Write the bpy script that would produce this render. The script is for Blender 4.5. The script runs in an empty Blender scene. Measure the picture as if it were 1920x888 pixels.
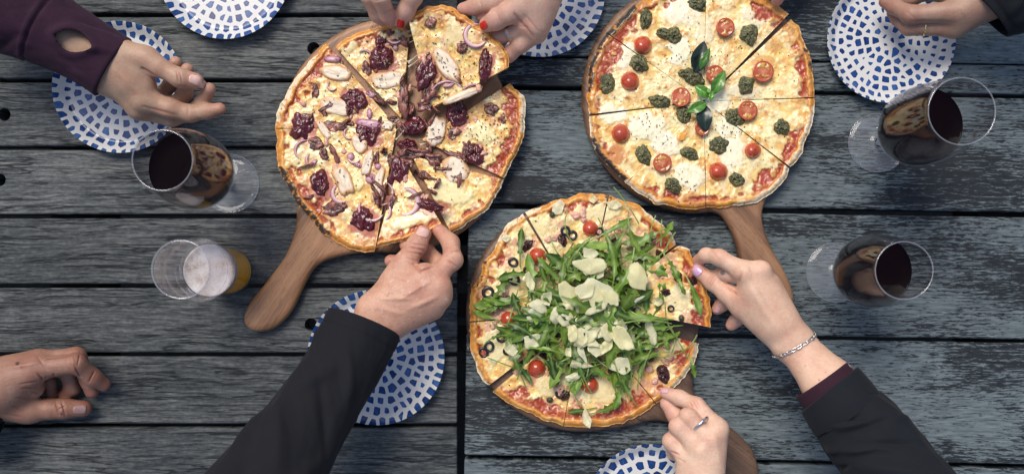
import bpy, bmesh, math, random
import numpy as np
from mathutils import Vector

# ------------------------------------------------------------------ camera, world, sun, exposure
scene = bpy.context.scene
COL = scene.collection
CAMH = 1.2                       # camera height over the table top (table top is z = 0)
S = 1500.0                       # photo pixels per metre at table height
NX, NY = 960.0, 525.0            # the photo pixel straight below the camera

cam_d = bpy.data.cameras.new('camera')
cam_d.sensor_width = 36.0
cam_d.lens = 36.0 * CAMH / (1920.0 / S)
cam_d.shift_y = (NY - 444.0) / 1920.0
cam_d.clip_start = 0.02
cam_d.clip_end = 2000.0
cam = bpy.data.objects.new('camera', cam_d)
cam.location = (0.0, (444.0 - NY) / S, CAMH)
COL.objects.link(cam)
scene.camera = cam

SUN_EL, SUN_AZ = math.radians(56), math.radians(-28)   # azimuth clockwise from +Y (negative = towards -X)
world = bpy.data.worlds.new('World')
scene.world = world
world.use_nodes = True
wnt = world.node_tree
wnt.nodes.clear()
wo = wnt.nodes.new('ShaderNodeOutputWorld')
wb = wnt.nodes.new('ShaderNodeBackground')
sky = wnt.nodes.new('ShaderNodeTexSky')
sky.sky_type = 'NISHITA'
sky.sun_disc = False
sky.sun_elevation = SUN_EL
sky.sun_rotation = SUN_AZ
sky.air_density = 1.0
sky.dust_density = 2.6
sky.ozone_density = 0.5
wb.inputs['Strength'].default_value = 0.118
wnt.links.new(sky.outputs['Color'], wb.inputs['Color'])
wnt.links.new(wb.outputs['Background'], wo.inputs['Surface'])

sun_d = bpy.data.lights.new('sun', 'SUN')
sun_d.energy = 1.9
sun_d.angle = math.radians(28)
sun_d.color = (1.0, 0.93, 0.82)
sun = bpy.data.objects.new('sun', sun_d)
sd = Vector((math.sin(SUN_AZ) * math.cos(SUN_EL), math.cos(SUN_AZ) * math.cos(SUN_EL), math.sin(SUN_EL)))
sun.rotation_euler = sd.to_track_quat('Z', 'Y').to_euler()
sun.location = sd * 5
COL.objects.link(sun)

scene.view_settings.view_transform = 'Standard'
scene.view_settings.look = 'None'
scene.view_settings.gamma = 1.0
scene.view_settings.exposure = 0.38
scene.render.engine = 'CYCLES'
scene.cycles.use_denoising = True
scene.cycles.max_bounces = 10
scene.cycles.transparent_max_bounces = 16
scene.cycles.caustics_reflective = False
scene.cycles.caustics_refractive = True

# ------------------------------------------------------------------ maths helpers
def P(px, py, z=0.0):
    """world point at height z (metres) seen at a photo pixel"""
    k = (CAMH - z) / CAMH
    wx, wy = (px - 960.0) / S, (444.0 - py) / S
    ny = (444.0 - NY) / S
    return np.array([wx * k, ny + (wy - ny) * k, z])

def PX(v):
    """photo pixel coordinates of world points (n,3)"""
    v = np.asarray(v, dtype=float)
    k = CAMH / (CAMH - v[:, 2])
    ny = (444.0 - NY) / S
    x = v[:, 0] * k
    y = ny + (v[:, 1] - ny) * k
    return np.stack([x * S + 960.0, 444.0 - y * S], 1)

def _h(ix, iy, seed):
    n = (ix.astype(np.int64) * 374761393 + iy.astype(np.int64) * 668265263 + int(seed) * 2147483647) & 0xFFFFFFFF
    n = ((n ^ (n >> 13)) * 1274126177) & 0xFFFFFFFF
    n = (n ^ (n >> 16)) & 0xFFFFFFFF
    return n / 4294967295.0

def vn(x, y, seed=0):
    xi, yi = np.floor(x), np.floor(y)
    fx, fy = x - xi, y - yi
    fx = fx * fx * fx * (fx * (fx * 6 - 15) + 10)
    fy = fy * fy * fy * (fy * (fy * 6 - 15) + 10)
    a, b = _h(xi, yi, seed), _h(xi + 1, yi, seed)
    c, d = _h(xi, yi + 1, seed), _h(xi + 1, yi + 1, seed)
    return (a * (1 - fx) + b * fx) * (1 - fy) + (c * (1 - fx) + d * fx) * fy

def fbm(x, y, seed=0, octv=4, gain=0.5):
    x, y = np.asarray(x, float), np.asarray(y, float)
    s, a, t = 0.0, 1.0, 0.0
    for i in range(octv):
        s = s + a * vn(x * 2 ** i + 17.3 * i, y * 2 ** i - 9.1 * i, seed + i * 31)
        t += a
        a *= gain
    return s / t

def sstep(a, b, x):
    t = np.clip((x - a) / (b - a), 0, 1)
    return t * t * (3 - 2 * t)

def catmull(pts, n=8, closed=True):
    pts = [np.asarray(p, float) for p in pts]
    out = []
    m = len(pts)
    rng = range(m) if closed else range(m - 1)
    for i in rng:
        if closed:
            p0, p1, p2, p3 = pts[(i - 1) % m], pts[i], pts[(i + 1) % m], pts[(i + 2) % m]
        else:
            p0, p1, p2, p3 = pts[max(i - 1, 0)], pts[i], pts[i + 1], pts[min(i + 2, m - 1)]
        for k in range(n):
            t = k / n
            out.append(0.5 * ((2 * p1) + (-p0 + p2) * t + (2 * p0 - 5 * p1 + 4 * p2 - p3) * t * t
                              + (-p0 + 3 * p1 - 3 * p2 + p3) * t ** 3))
    if not closed:
        out.append(pts[-1])
    return np.array(out)

def mixc(a, b, t):
    t = np.asarray(t)[..., None]
    return np.asarray(a) * (1 - t) + np.asarray(b) * t

# ------------------------------------------------------------------ object helpers
def thing(o, label, cat, group=None):
    o['label'] = label
    o['category'] = cat
    if group:
        o['group'] = group
    return o

def empty(name, loc, label, cat, group=None):
    o = bpy.data.objects.new(name, None)
    o.empty_display_size = 0.02
    o.location = loc
    COL.objects.link(o)
    return thing(o, label, cat, group)

def world_loc(o):
    v = Vector(o.location)
    while o.parent:
        o = o.parent
        v += Vector(o.location)
    return v

def mesh(name, verts, faces, mat, parent=None, col=None, smooth=True, origin=None, attrs=None, label=None, kind=None):
    """one mesh object from WORLD-space vertices; its origin goes to its own centre"""
    verts = np.asarray(verts, float)
    if origin is None:
        origin = np.array([verts[:, 0].mean(), verts[:, 1].mean(), verts[:, 2].min()])
    origin = np.asarray(origin, float)
    me = bpy.data.meshes.new(name)
    me.from_pydata((verts - origin).tolist(), [], faces.tolist() if hasattr(faces, 'tolist') else faces)
    if smooth:
        me.polygons.foreach_set('use_smooth', np.ones(len(me.polygons), dtype=bool))
    if col is not None:
        a = me.color_attributes.new('Col', 'FLOAT_COLOR', 'POINT')
        c = np.ones((len(verts), 4), dtype=np.float32)
        c[:, :col.shape[1]] = col
        a.data.foreach_set('color', c.ravel())
    for k, v in (attrs or {}).items():
        a = me.attributes.new(k, 'FLOAT', 'POINT')
        a.data.foreach_set('value', np.asarray(v, dtype=np.float32))
    me.update()
    if mat is not None:
        me.materials.append(mat)
    o = bpy.data.objects.new(name, me)
    COL.objects.link(o)
    if parent is not None:
        o.parent = parent
        o.location = Vector(origin) - world_loc(parent)
    else:
        o.location = origin
    if label:
        o['label'] = label
    if kind:
        o['kind'] = kind
    return o

def grid_faces(nr, nc, wrap=False, flip=False):
    r = np.arange(nr - 1)[:, None]
    c = np.arange(nc if wrap else nc - 1)[None, :]
    a = r * nc + c
    b = r * nc + (c + 1) % nc
    d = (r + 1) * nc + c
    e = (r + 1) * nc + (c + 1) % nc
    f = np.stack([a, b, e, d], -1).reshape(-1, 4)
    return f[:, ::-1] if flip else f

# ------------------------------------------------------------------ material helpers
def new_mat(name):
    m = bpy.data.materials.new(name)
    m.use_nodes = True
    nt = m.node_tree
    nt.nodes.clear()
    out = nt.nodes.new('ShaderNodeOutputMaterial')
    return m, nt, out

def node(nt, t, **kw):
    n = nt.nodes.new(t)
    for k, v in kw.items():
        if k.startswith('_'):
            setattr(n, k[1:], v)
        else:
            key = k.replace('__', ' ')
            s = n.inputs[int(key[1:])] if key[0] == 'i' and key[1:].isdigit() else n.inputs[key]
            if hasattr(v, 'is_output'):
                nt.links.new(v, s)
            else:
                s.default_value = v
    return n

def ramp(nt, fac, stops):
    r = nt.nodes.new('ShaderNodeValToRGB')
    el = r.color_ramp.elements
    while len(el) < len(stops):
        el.new(0.5)
    for e, (p, c) in zip(el, stops):
        e.position = p
        e.color = (c[0], c[1], c[2], 1) if not np.isscalar(c) else (c, c, c, 1)
    nt.links.new(fac, r.inputs['Fac'])
    return r.outputs['Color']

def math_(nt, op, a, b=0.0, clamp=False):
    n = nt.nodes.new('ShaderNodeMath')
    n.operation = op
    n.use_clamp = clamp
    for i, v in enumerate((a, b)):
        if hasattr(v, 'is_output'):
            nt.links.new(v, n.inputs[i])
        else:
            n.inputs[i].default_value = v
    return n.outputs[0]

def mixrgb(nt, fac, a, b, mode='MIX'):
    n = nt.nodes.new('ShaderNodeMix')
    n.data_type = 'RGBA'
    n.blend_type = mode
    for s, v in ((n.inputs[0], fac), (n.inputs[6], a), (n.inputs[7], b)):
        if hasattr(v, 'is_output'):
            nt.links.new(v, s)
        elif np.isscalar(v):
            s.default_value = v
        else:
            s.default_value = (v[0], v[1], v[2], 1)
    return n.outputs[2]

def obj_coord(nt, scale=(1, 1, 1), rot=(0, 0, 0), rand=0.0):
    tc = nt.nodes.new('ShaderNodeTexCoord')
    v = tc.outputs['Object']
    if rand:
        oi = nt.nodes.new('ShaderNodeObjectInfo')
        cx = node(nt, 'ShaderNodeCombineXYZ', X=math_(nt, 'MULTIPLY', oi.outputs['Random'], rand),
                  Y=math_(nt, 'MULTIPLY', oi.outputs['Random'], rand * 0.37))
        ad = node(nt, 'ShaderNodeVectorMath', _operation='ADD', i0=v, i1=cx.outputs[0])
        v = ad.outputs[0]
    mp = node(nt, 'ShaderNodeMapping', Vector=v)
    mp.inputs['Scale'].default_value = scale
    mp.inputs['Rotation'].default_value = rot
    return mp.outputs[0]

def noise(nt, vec, scale=1.0, detail=4.0, rough=0.55, dist=0.0):
    n = node(nt, 'ShaderNodeTexNoise', Vector=vec, Scale=scale, Detail=detail, Roughness=rough, Distortion=dist)
    return n.outputs['Fac']

def bump(nt, h, strength=0.3, dist=0.001):
    return node(nt, 'ShaderNodeBump', Strength=strength, Distance=dist, Height=h).outputs[0]

def attr_mat(name, rough=0.5, sss=0.0, sss_r=(0.004, 0.002, 0.001), nscale=400, bstr=0.3, bdist=0.0006, coat=0.0,
             colvar=0.15, spec=0.5, cvscale=250, trans=0.0, transp=0.0):
    """principled material coloured by the mesh's own 'Col' attribute with fine procedural variation and relief"""
    m, nt, out = new_mat(name)
    at = node(nt, 'ShaderNodeAttribute', _attribute_name='Col')
    v = obj_coord(nt, rand=3.0)
    n1 = noise(nt, v, cvscale, 3)
    c = mixrgb(nt, 1.0, at.outputs['Color'], ramp(nt, n1, [(0.25, 1 - colvar), (0.75, 1 + colvar * 0.6)]), 'MULTIPLY')
    n2 = noise(nt, v, nscale, 3)
    p = node(nt, 'ShaderNodeBsdfPrincipled', Base__Color=c, Roughness=rough, Normal=bump(nt, n2, bstr, bdist))
    p.inputs['Specular IOR Level'].default_value = spec
    if sss:
        p.inputs['Subsurface Weight'].default_value = sss
        p.inputs['Subsurface Radius'].default_value = (1, sss_r[1] / sss_r[0], sss_r[2] / sss_r[0])
        p.inputs['Subsurface Scale'].default_value = sss_r[0]
    if coat:
        p.inputs['Coat Weight'].default_value = coat
        p.inputs['Coat Roughness'].default_value = 0.12
    if trans:
        tr = node(nt, 'ShaderNodeBsdfTranslucent', Color=c)
        mx = node(nt, 'ShaderNodeMixShader', Fac=trans, i1=p.outputs[0], i2=tr.outputs[0])
        if transp:
            tp = nt.nodes.new('ShaderNodeBsdfTransparent')
            mx = node(nt, 'ShaderNodeMixShader', Fac=transp, i1=mx.outputs[0], i2=tp.outputs[0])
        nt.links.new(mx.outputs[0], out.inputs[0])
    else:
        nt.links.new(p.outputs[0], out.inputs[0])
    return m

def flat_mat(name, color, rough=0.5, colvar=0.15, cvscale=250, nscale=400, bstr=0.3, bdist=0.0006, coat=0.0, sss=0.0,
             metal=0.0, trans=0.0, spec=0.5, sss_r=0.003, rand=0.0):
    m, nt, out = new_mat(name)
    v = obj_coord(nt, rand=3.0)
    n1 = noise(nt, v, cvscale, 3)
    lo = [x * (1 - colvar) for x in color]
    hi = [min(1, x * (1 + colvar)) for x in color]
    c = ramp(nt, n1, [(0.28, lo), (0.72, hi)])
    if rand:
        oi = nt.nodes.new('ShaderNodeObjectInfo')
        c = mixrgb(nt, 1.0, c, ramp(nt, oi.outputs['Random'], [(0, 1 - rand), (1, 1 + rand)]), 'MULTIPLY')
    p = node(nt, 'ShaderNodeBsdfPrincipled', Base__Color=c, Roughness=rough, Metallic=metal,
             Normal=bump(nt, noise(nt, v, nscale, 3), bstr, bdist))
    p.inputs['Specular IOR Level'].default_value = spec
    if coat:
        p.inputs['Coat Weight'].default_value = coat
        p.inputs['Coat Roughness'].default_value = 0.08
    if sss:
        p.inputs['Subsurface Weight'].default_value = sss
        p.inputs['Subsurface Scale'].default_value = sss_r
    if trans:
        tr = node(nt, 'ShaderNodeBsdfTranslucent', Color=c)
        mx = node(nt, 'ShaderNodeMixShader', Fac=trans, i1=p.outputs[0], i2=tr.outputs[0])
        nt.links.new(mx.outputs[0], out.inputs[0])
    else:
        nt.links.new(p.outputs[0], out.inputs[0])
    return m

# ------------------------------------------------------------------ ground and the two tables
def ground_mat():
    m, nt, out = new_mat('ground_dirt')
    v = obj_coord(nt)
    c = ramp(nt, noise(nt, v, 9, 6), [(0.3, (0.005, 0.006, 0.007)), (0.7, (0.014, 0.015, 0.016))])
    p = node(nt, 'ShaderNodeBsdfPrincipled', Base__Color=c, Roughness=0.9, Normal=bump(nt, noise(nt, v, 60, 5), 0.6, 0.01))
    nt.links.new(p.outputs[0], out.inputs[0])
    return m

g = mesh('ground', [(-400, -400, -0.75), (400, -400, -0.75), (400, 400, -0.75), (-400, 400, -0.75)], [(0, 1, 2, 3)],
         ground_mat(), kind='structure', origin=(0, 0, -0.75), smooth=False)

def wood_left():
    m, nt, out = new_mat('weathered_grey_wood')
    base = obj_coord(nt, rand=40.0)
    w = node(nt, 'ShaderNodeTexNoise', Vector=node(nt, 'ShaderNodeMapping', Vector=base, Scale=(5, 14, 1)).outputs[0], Scale=1.0, Detail=2.0)
    wv = node(nt, 'ShaderNodeVectorMath', _operation='MULTIPLY_ADD', i0=w.outputs['Color'], i1=(0.0, 0.016, 0.0), i2=base)
    v = wv.outputs[0]
    mp = lambda s: node(nt, 'ShaderNodeMapping', Vector=v, Scale=s).outputs[0]
    tone = noise(nt, mp((3, 9, 1)), 1, 3)
    streak = noise(nt, mp((16, 240, 1)), 1, 5, 0.66)
    fib = noise(nt, mp((55, 430, 1)), 1, 4, 0.7)
    blot = noise(nt, mp((150, 300, 1)), 1, 3, 0.6)
    a = math_(nt, 'MULTIPLY', tone, 0.34)
    a = math_(nt, 'ADD', a, math_(nt, 'MULTIPLY', streak, 0.50))
    a = math_(nt, 'ADD', a, math_(nt, 'MULTIPLY', fib, 0.42))
    a = math_(nt, 'ADD', a, math_(nt, 'MULTIPLY', blot, 0.22))
    c = ramp(nt, a, [(0.53, (0.012, 0.0148, 0.0175)), (0.64, (0.036, 0.042, 0.0465)), (0.73, (0.074, 0.082, 0.087)), (0.86, (0.17, 0.176, 0.173))])
    cr = noise(nt, mp((5.5, 95, 1)), 1, 3.5, 0.6)
    crm = noise(nt, mp((7, 30, 1)), 1, 2)
    k = math_(nt, 'ABSOLUTE', math_(nt, 'SUBTRACT', cr, 0.5))
    k = ramp(nt, k, [(0.0, 0.9), (0.010, 0.7), (0.022, 0.0)])
    k = math_(nt, 'MULTIPLY', k, ramp(nt, crm, [(0.42, 0.0), (0.50, 1.0)]))
    oi = nt.nodes.new('ShaderNodeObjectInfo')
    c = mixrgb(nt, 1.0, c, ramp(nt, oi.outputs['Random'], [(0.0, (0.82, 0.83, 0.83)), (1.0, (1.22, 1.21, 1.17))]), 'MULTIPLY')
    c = mixrgb(nt, k, c, (0.010, 0.012, 0.015))
    h = math_(nt, 'SUBTRACT', math_(nt, 'ADD', math_(nt, 'MULTIPLY', streak, 0.6), math_(nt, 'MULTIPLY', fib, 0.6)), k)
    p = node(nt, 'ShaderNodeBsdfPrincipled', Base__Color=c, Roughness=0.72, Normal=bump(nt, h, 0.75, 0.0016))
    p.inputs['Specular IOR Level'].default_value = 0.22
    nt.links.new(p.outputs[0], out.inputs[0])
    return m

def wood_right():
    m, nt, out = new_mat('flaking_dark_stained_wood')
    base = obj_coord(nt, rand=40.0)
    w = node(nt, 'ShaderNodeTexNoise', Vector=node(nt, 'ShaderNodeMapping', Vector=base, Scale=(4, 12, 1)).outputs[0], Scale=1.0, Detail=2.0)
    wv = node(nt, 'ShaderNodeVectorMath', _operation='MULTIPLY_ADD', i0=w.outputs['Color'], i1=(0.0, 0.012, 0.0), i2=base)
    v = wv.outputs[0]
    mp = lambda s: node(nt, 'ShaderNodeMapping', Vector=v, Scale=s).outputs[0]
    big = noise(nt, mp((3.2, 11, 1)), 1, 4, 0.6)
    streak = noise(nt, mp((24, 340, 1)), 1, 5, 0.64)
    flake = noise(nt, mp((95, 520, 1)), 1, 4, 0.7)
    fib = noise(nt, mp((26, 340, 1)), 1, 3, 0.6)
    a = math_(nt, 'ADD', math_(nt, 'MULTIPLY', flake, 0.62), math_(nt, 'MULTIPLY', streak, 0.50))
    a = math_(nt, 'ADD', a, math_(nt, 'MULTIPLY', big, 0.78))
    mask = ramp(nt, a, [(0.905, 0.0), (0.965, 1.0)])
    dark = ramp(nt, math_(nt, 'ADD', math_(nt, 'MULTIPLY', fib, 0.5), math_(nt, 'MULTIPLY', streak, 0.5)),
                [(0.3, (0.0075, 0.0100, 0.0130)), (0.7, (0.029, 0.036, 0.0425))])
    lite = ramp(nt, noise(nt, mp((40, 300, 1)), 1, 3), [(0.3, (0.066, 0.088, 0.100)), (0.75, (0.19, 0.230, 0.245))])
    c = mixrgb(nt, mask, dark, lite)
    oi = nt.nodes.new('ShaderNodeObjectInfo')
    c = mixrgb(nt, 1.0, c, ramp(nt, oi.outputs['Random'], [(0.0, 0.85), (1.0, 1.15)]), 'MULTIPLY')
    h = math_(nt, 'ADD', math_(nt, 'MULTIPLY', streak, 0.7), math_(nt, 'MULTIPLY', flake, 0.5))
    p = node(nt, 'ShaderNodeBsdfPrincipled', Base__Color=c, Roughness=0.55, Normal=bump(nt, h, 0.7, 0.0013))
    p.inputs['Specular IOR Level'].default_value = 0.22
    nt.links.new(p.outputs[0], out.inputs[0])
    return m

WL, WR = wood_left(), wood_right()
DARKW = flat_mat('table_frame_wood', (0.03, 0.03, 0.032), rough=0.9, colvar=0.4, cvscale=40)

def plank(x0, x1, y0, y1, mat, parent, name='plank', holes=(), th=0.028, bev=0.0028, z=0.0, rot=0.0):
    bm = bmesh.new()
    cx, cy = (x0 + x1) / 2, (y0 + y1) / 2
    bmesh.ops.create_cube(bm, size=1.0)
    for v in bm.verts:
        v.co = Vector((v.co.x * (x1 - x0), v.co.y * (y1 - y0), v.co.z * th - th / 2))
    bmesh.ops.bevel(bm, geom=list(bm.edges), offset=bev, segments=3, profile=0.6, affect='EDGES')
    me = bpy.data.meshes.new(name)
    bm.to_mesh(me)
    bm.free()
    me.materials.append(mat)
    o = bpy.data.objects.new(name, me)
    COL.objects.link(o)
    o.parent = parent
    o.location = Vector((cx, cy, z)) - world_loc(parent)
    o.rotation_euler.z = rot
    for hx, hy, hr in holes:
        bc = bmesh.new()
        bmesh.ops.create_cone(bc, cap_ends=True, segments=36, radius1=hr, radius2=hr, depth=th * 3)
        mc = bpy.data.meshes.new('cut')
        bc.to_mesh(mc)
        bc.free()
        oc = bpy.data.objects.new('cut', mc)
        COL.objects.link(oc)
        oc.location = (hx, hy, z - th / 2)
        md = o.modifiers.new('hole', 'BOOLEAN')
        md.object = oc
        md.operation = 'DIFFERENCE'
        bpy.context.view_layer.update()
        dg = bpy.context.evaluated_depsgraph_get()
        nm = bpy.data.meshes.new_from_object(o.evaluated_get(dg))
        o.modifiers.clear()
        o.data = nm
        bpy.data.objects.remove(oc)
    return o

def yw(py):
    return (444 - py) / S

def xw(px):
    return (px - 960) / S

TL = empty('picnic_table', (xw(400), 0, -0.75), 'weathered grey slatted timber table on the left with round holes in its planks', 'table', 'outdoor timber tables')
edges_l = [-752, -622, -492, -362, -232, -101, 28, 151, 277, 405, 535.5, 664, 797, 926, 1056, 1186, 1316, 1446, 1576, 1706]  # outermost planks added out of view to keep the ground underneath dark
hol = {6: [(8, 91), (588, 91)], 7: [(8, 215)], 8: [(-1, 337)], 10: [(583, 608)]}
for i in range(len(edges_l) - 1):
    a, b = edges_l[i] + 4, edges_l[i + 1] - 4
    hs = [(xw(x), yw(y), 0.0080) for x, y in hol.get(i, [])]
    plank(-1.75, xw(857) + random.Random(i).uniform(-0.0012, 0.0012), yw(b), yw(a), WL, TL, holes=hs)
TR_ = empty('picnic_table', (xw(1500), 0, -0.75), 'dark stained timber table on the right with pale flaking streaks', 'table', 'outdoor timber tables')
# wide planks, the whole table turned by about one degree
ROT = -math.radians(0.95)
edges_r = [(-796, 5), (-568, 5), (-340, 5), (-116, 5), (104, 3), (163, 8), (385, 10), (622, 7), (856, 8), (1090, 8), (1320, 6), (1548, 5), (1776, 5)]
for i in range(len(edges_r) - 1):
    a = edges_r[i][0] + edges_r[i][1] / 2
    b = edges_r[i + 1][0] - edges_r[i + 1][1] / 2
    o = plank(xw(876), 1.45, yw(b), yw(a), WR, TR_, rot=ROT, bev=0.003)
    # turn about the table's own left end
    cx, cy = xw(876), -0.054
    p = Vector(((xw(876) + 1.45) / 2, (yw(a) + yw(b)) / 2))
    d = p - Vector((cx, cy))
    q = Vector((cx + d.x * math.cos(ROT) - d.y * math.sin(ROT), cy + d.x * math.sin(ROT) + d.y * math.cos(ROT)))
    o.location = Vector((q.x, q.y, 0)) - Vector(TR_.location)
# frame below the planks
def bar(name, x0, x1, y0, y1, z0, z1, parent, mat=DARKW):
    v = [(x, y, z) for z in (z0, z1) for y in (y0, y1) for x in (x0, x1)]
    f = [(0, 2, 3, 1), (4, 5, 7, 6), (0, 1, 5, 4), (2, 6, 7, 3), (0, 4, 6, 2), (1, 3, 7, 5)]
    return mesh(name, v, f, mat, parent, smooth=False)
for px in (120, 700):
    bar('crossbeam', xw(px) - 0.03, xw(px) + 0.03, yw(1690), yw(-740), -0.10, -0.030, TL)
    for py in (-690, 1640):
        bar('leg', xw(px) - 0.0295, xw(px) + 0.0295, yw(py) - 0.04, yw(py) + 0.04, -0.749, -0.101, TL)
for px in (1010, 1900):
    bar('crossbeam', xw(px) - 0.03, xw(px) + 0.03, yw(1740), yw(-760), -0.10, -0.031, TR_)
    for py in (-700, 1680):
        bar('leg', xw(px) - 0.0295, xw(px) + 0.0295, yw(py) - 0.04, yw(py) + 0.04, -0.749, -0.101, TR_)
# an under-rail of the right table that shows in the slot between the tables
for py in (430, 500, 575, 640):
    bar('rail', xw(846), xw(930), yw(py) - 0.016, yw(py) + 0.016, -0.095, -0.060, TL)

# ------------------------------------------------------------------ paddle boards
def board_mat(name, c0, c1, c2, ang, seed):
    m, nt, out = new_mat(name)
    tc = nt.nodes.new('ShaderNodeTexCoord')
    mp0 = node(nt, 'ShaderNodeMapping', Vector=tc.outputs['Object'])
    mp0.inputs['Rotation'].default_value = (0, 0, -ang)
    mp0.inputs['Location'].default_value = (seed * 1.7, seed * 0.9, 0)
    b = mp0.outputs[0]
    w = node(nt, 'ShaderNodeTexNoise', Vector=node(nt, 'ShaderNodeMapping', Vector=b, Scale=(4, 14, 4)).outputs[0], Scale=1.0, Detail=2.0)
    v = node(nt, 'ShaderNodeVectorMath', _operation='MULTIPLY_ADD', i0=w.outputs['Color'], i1=(0, 0.02, 0), i2=b).outputs[0]
    mp = lambda s: node(nt, 'ShaderNodeMapping', Vector=v, Scale=s).outputs[0]
    band = noise(nt, mp((2.2, 46, 20)), 1, 3, 0.55)
    fine = noise(nt, mp((20, 420, 60)), 1, 4, 0.6)
    pore = noise(nt, mp((90, 1100, 200)), 1, 2, 0.6)
    a = math_(nt, 'ADD', math_(nt, 'MULTIPLY', band, 0.72), math_(nt, 'MULTIPLY', fine, 0.28))
    c = ramp(nt, a, [(0.36, c0), (0.5, c1), (0.66, c2)])
    c = mixrgb(nt, ramp(nt, pore, [(0.56, 0.0), (0.68, 0.6)]), c, c0)
    p = node(nt, 'ShaderNodeBsdfPrincipled', Base__Color=c, Roughness=0.5,
             Normal=bump(nt, math_(nt, 'ADD', fine, pore), 0.25, 0.0005))
    p.inputs['Coat Weight'].default_value = 0.12
    p.inputs['Coat Roughness'].default_value = 0.25
    nt.links.new(p.outputs[0], out.inputs[0])
    return m

BOARD_T = 0.0185
def board(c, R, handle, mat, label):
    """c, R in photo px (at the top face); handle = px points from one circle tangent to the other"""
    h0, h1 = np.array(handle[0], float), np.array(handle[-1], float)
    a1 = math.atan2(h1[1] - c[1], h1[0] - c[0])
    a0 = math.atan2(h0[1] - c[1], h0[0] - c[0])
    while a0 <= a1:
        a0 += 2 * math.pi
    # arc from the handle's end round to its start (going the long way)
    n = 26
    arc = [(c[0] + R * math.cos(a1 + (a0 - a1) * k / n), c[1] + R * math.sin(a1 + (a0 - a1) * k / n)) for k in range(1, n)]
    pts = catmull(arc + [tuple(p) for p in handle], 6)
    w = np.array([P(x, y, BOARD_T)[:2] for x, y in pts])
    # orientation
    area = np.sum(w[:, 0] * np.roll(w[:, 1], -1) - np.roll(w[:, 0], -1) * w[:, 1])
    if area < 0:
        w = w[::-1]
    t = np.roll(w, -1, 0) - np.roll(w, 1, 0)
    t /= np.linalg.norm(t, axis=1)[:, None]
    nrm = np.stack([t[:, 1], -t[:, 0]], 1)          # outward
    prof = [(-0.0050, 0.0008), (-0.0022, 0.0024), (-0.0006, 0.0058), (0.0, 0.0098), (-0.0006, 0.0135), (-0.0022, 0.0165), (-0.0045, 0.0181), (-0.0080, BOARD_T)]
    rings = [np.column_stack([w + nrm * o, np.full(len(w), z)]) for o, z in prof]
    V = np.concatenate(rings)
    F = grid_faces(len(prof), len(w), wrap=True).tolist()
    k = len(w)
    F.append(list(range(k))[::-1])
    F.append([(len(prof) - 1) * k + i for i in range(k)])
    cw = P(c[0], c[1], 0.0)
    o = mesh('paddle_board', V, F, mat, None, origin=cw)
    for pl in o.data.polygons:
        if len(pl.vertices) > 4:
            pl.use_smooth = False
    return thing(o, label, 'serving board', 'wooden pizza paddle boards')

def ang_of(c, p):
    return math.atan2(-(p[1] - c[1]), p[0] - c[0])

B1C, B1R = (742, 252), 221
H1 = [(553, 372), (554, 400), (549, 437), (533, 478), (500, 524), (467, 566), (455, 594), (461, 613), (482, 622), (514, 614),
      (546, 582), (571, 530), (594, 497), (636, 480), (684, 473)]
board(B1C, B1R, H1[::-1], board_mat('tan_teak', (0.10, 0.044, 0.020), (0.29, 0.138, 0.062), (0.41, 0.215, 0.105), ang_of(B1C, (478, 618)) + 0.0, 1.0),
      'tan wooden paddle board with its handle pointing to the beer glass')
B2C, B2R = (1311, 180), 220
H2 = [(1345, 399), (1368, 425), (1381, 458), (1391, 500), (1410, 545), (1437, 581), (1466, 590), (1486, 578), (1490, 552), (1474, 508), (1452, 470),
      (1435, 428), (1432, 396), (1447, 357)]
board(B2C, B2R, H2[::-1], board_mat('brown_acacia', (0.06, 0.028, 0.015), (0.22, 0.108, 0.053), (0.32, 0.17, 0.088), ang_of(B2C, (1470, 590)) + 0.35, 2.0),
      'brown wooden paddle board under the whole tomato and pesto pizza')
B3C, B3R = (1094, 590), 221
H3 = [(1186, 800), (1222, 790), (1258, 795), (1294, 822), (1322, 866), (1345, 915), (1376, 943), (1408, 940), (1425, 905), (1417, 852), (1384, 812), (1335, 775),
      (1306, 745), (1301, 690), (1309, 640)]
board(B3C, B3R, H3[::-1], board_mat('dark_walnut', (0.028, 0.017, 0.012), (0.10, 0.055, 0.034), (0.17, 0.095, 0.058), ang_of(B3C, (1408, 945)) + 0.25, 3.4),
      'dark brown paddle board under the rocket pizza')

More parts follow.
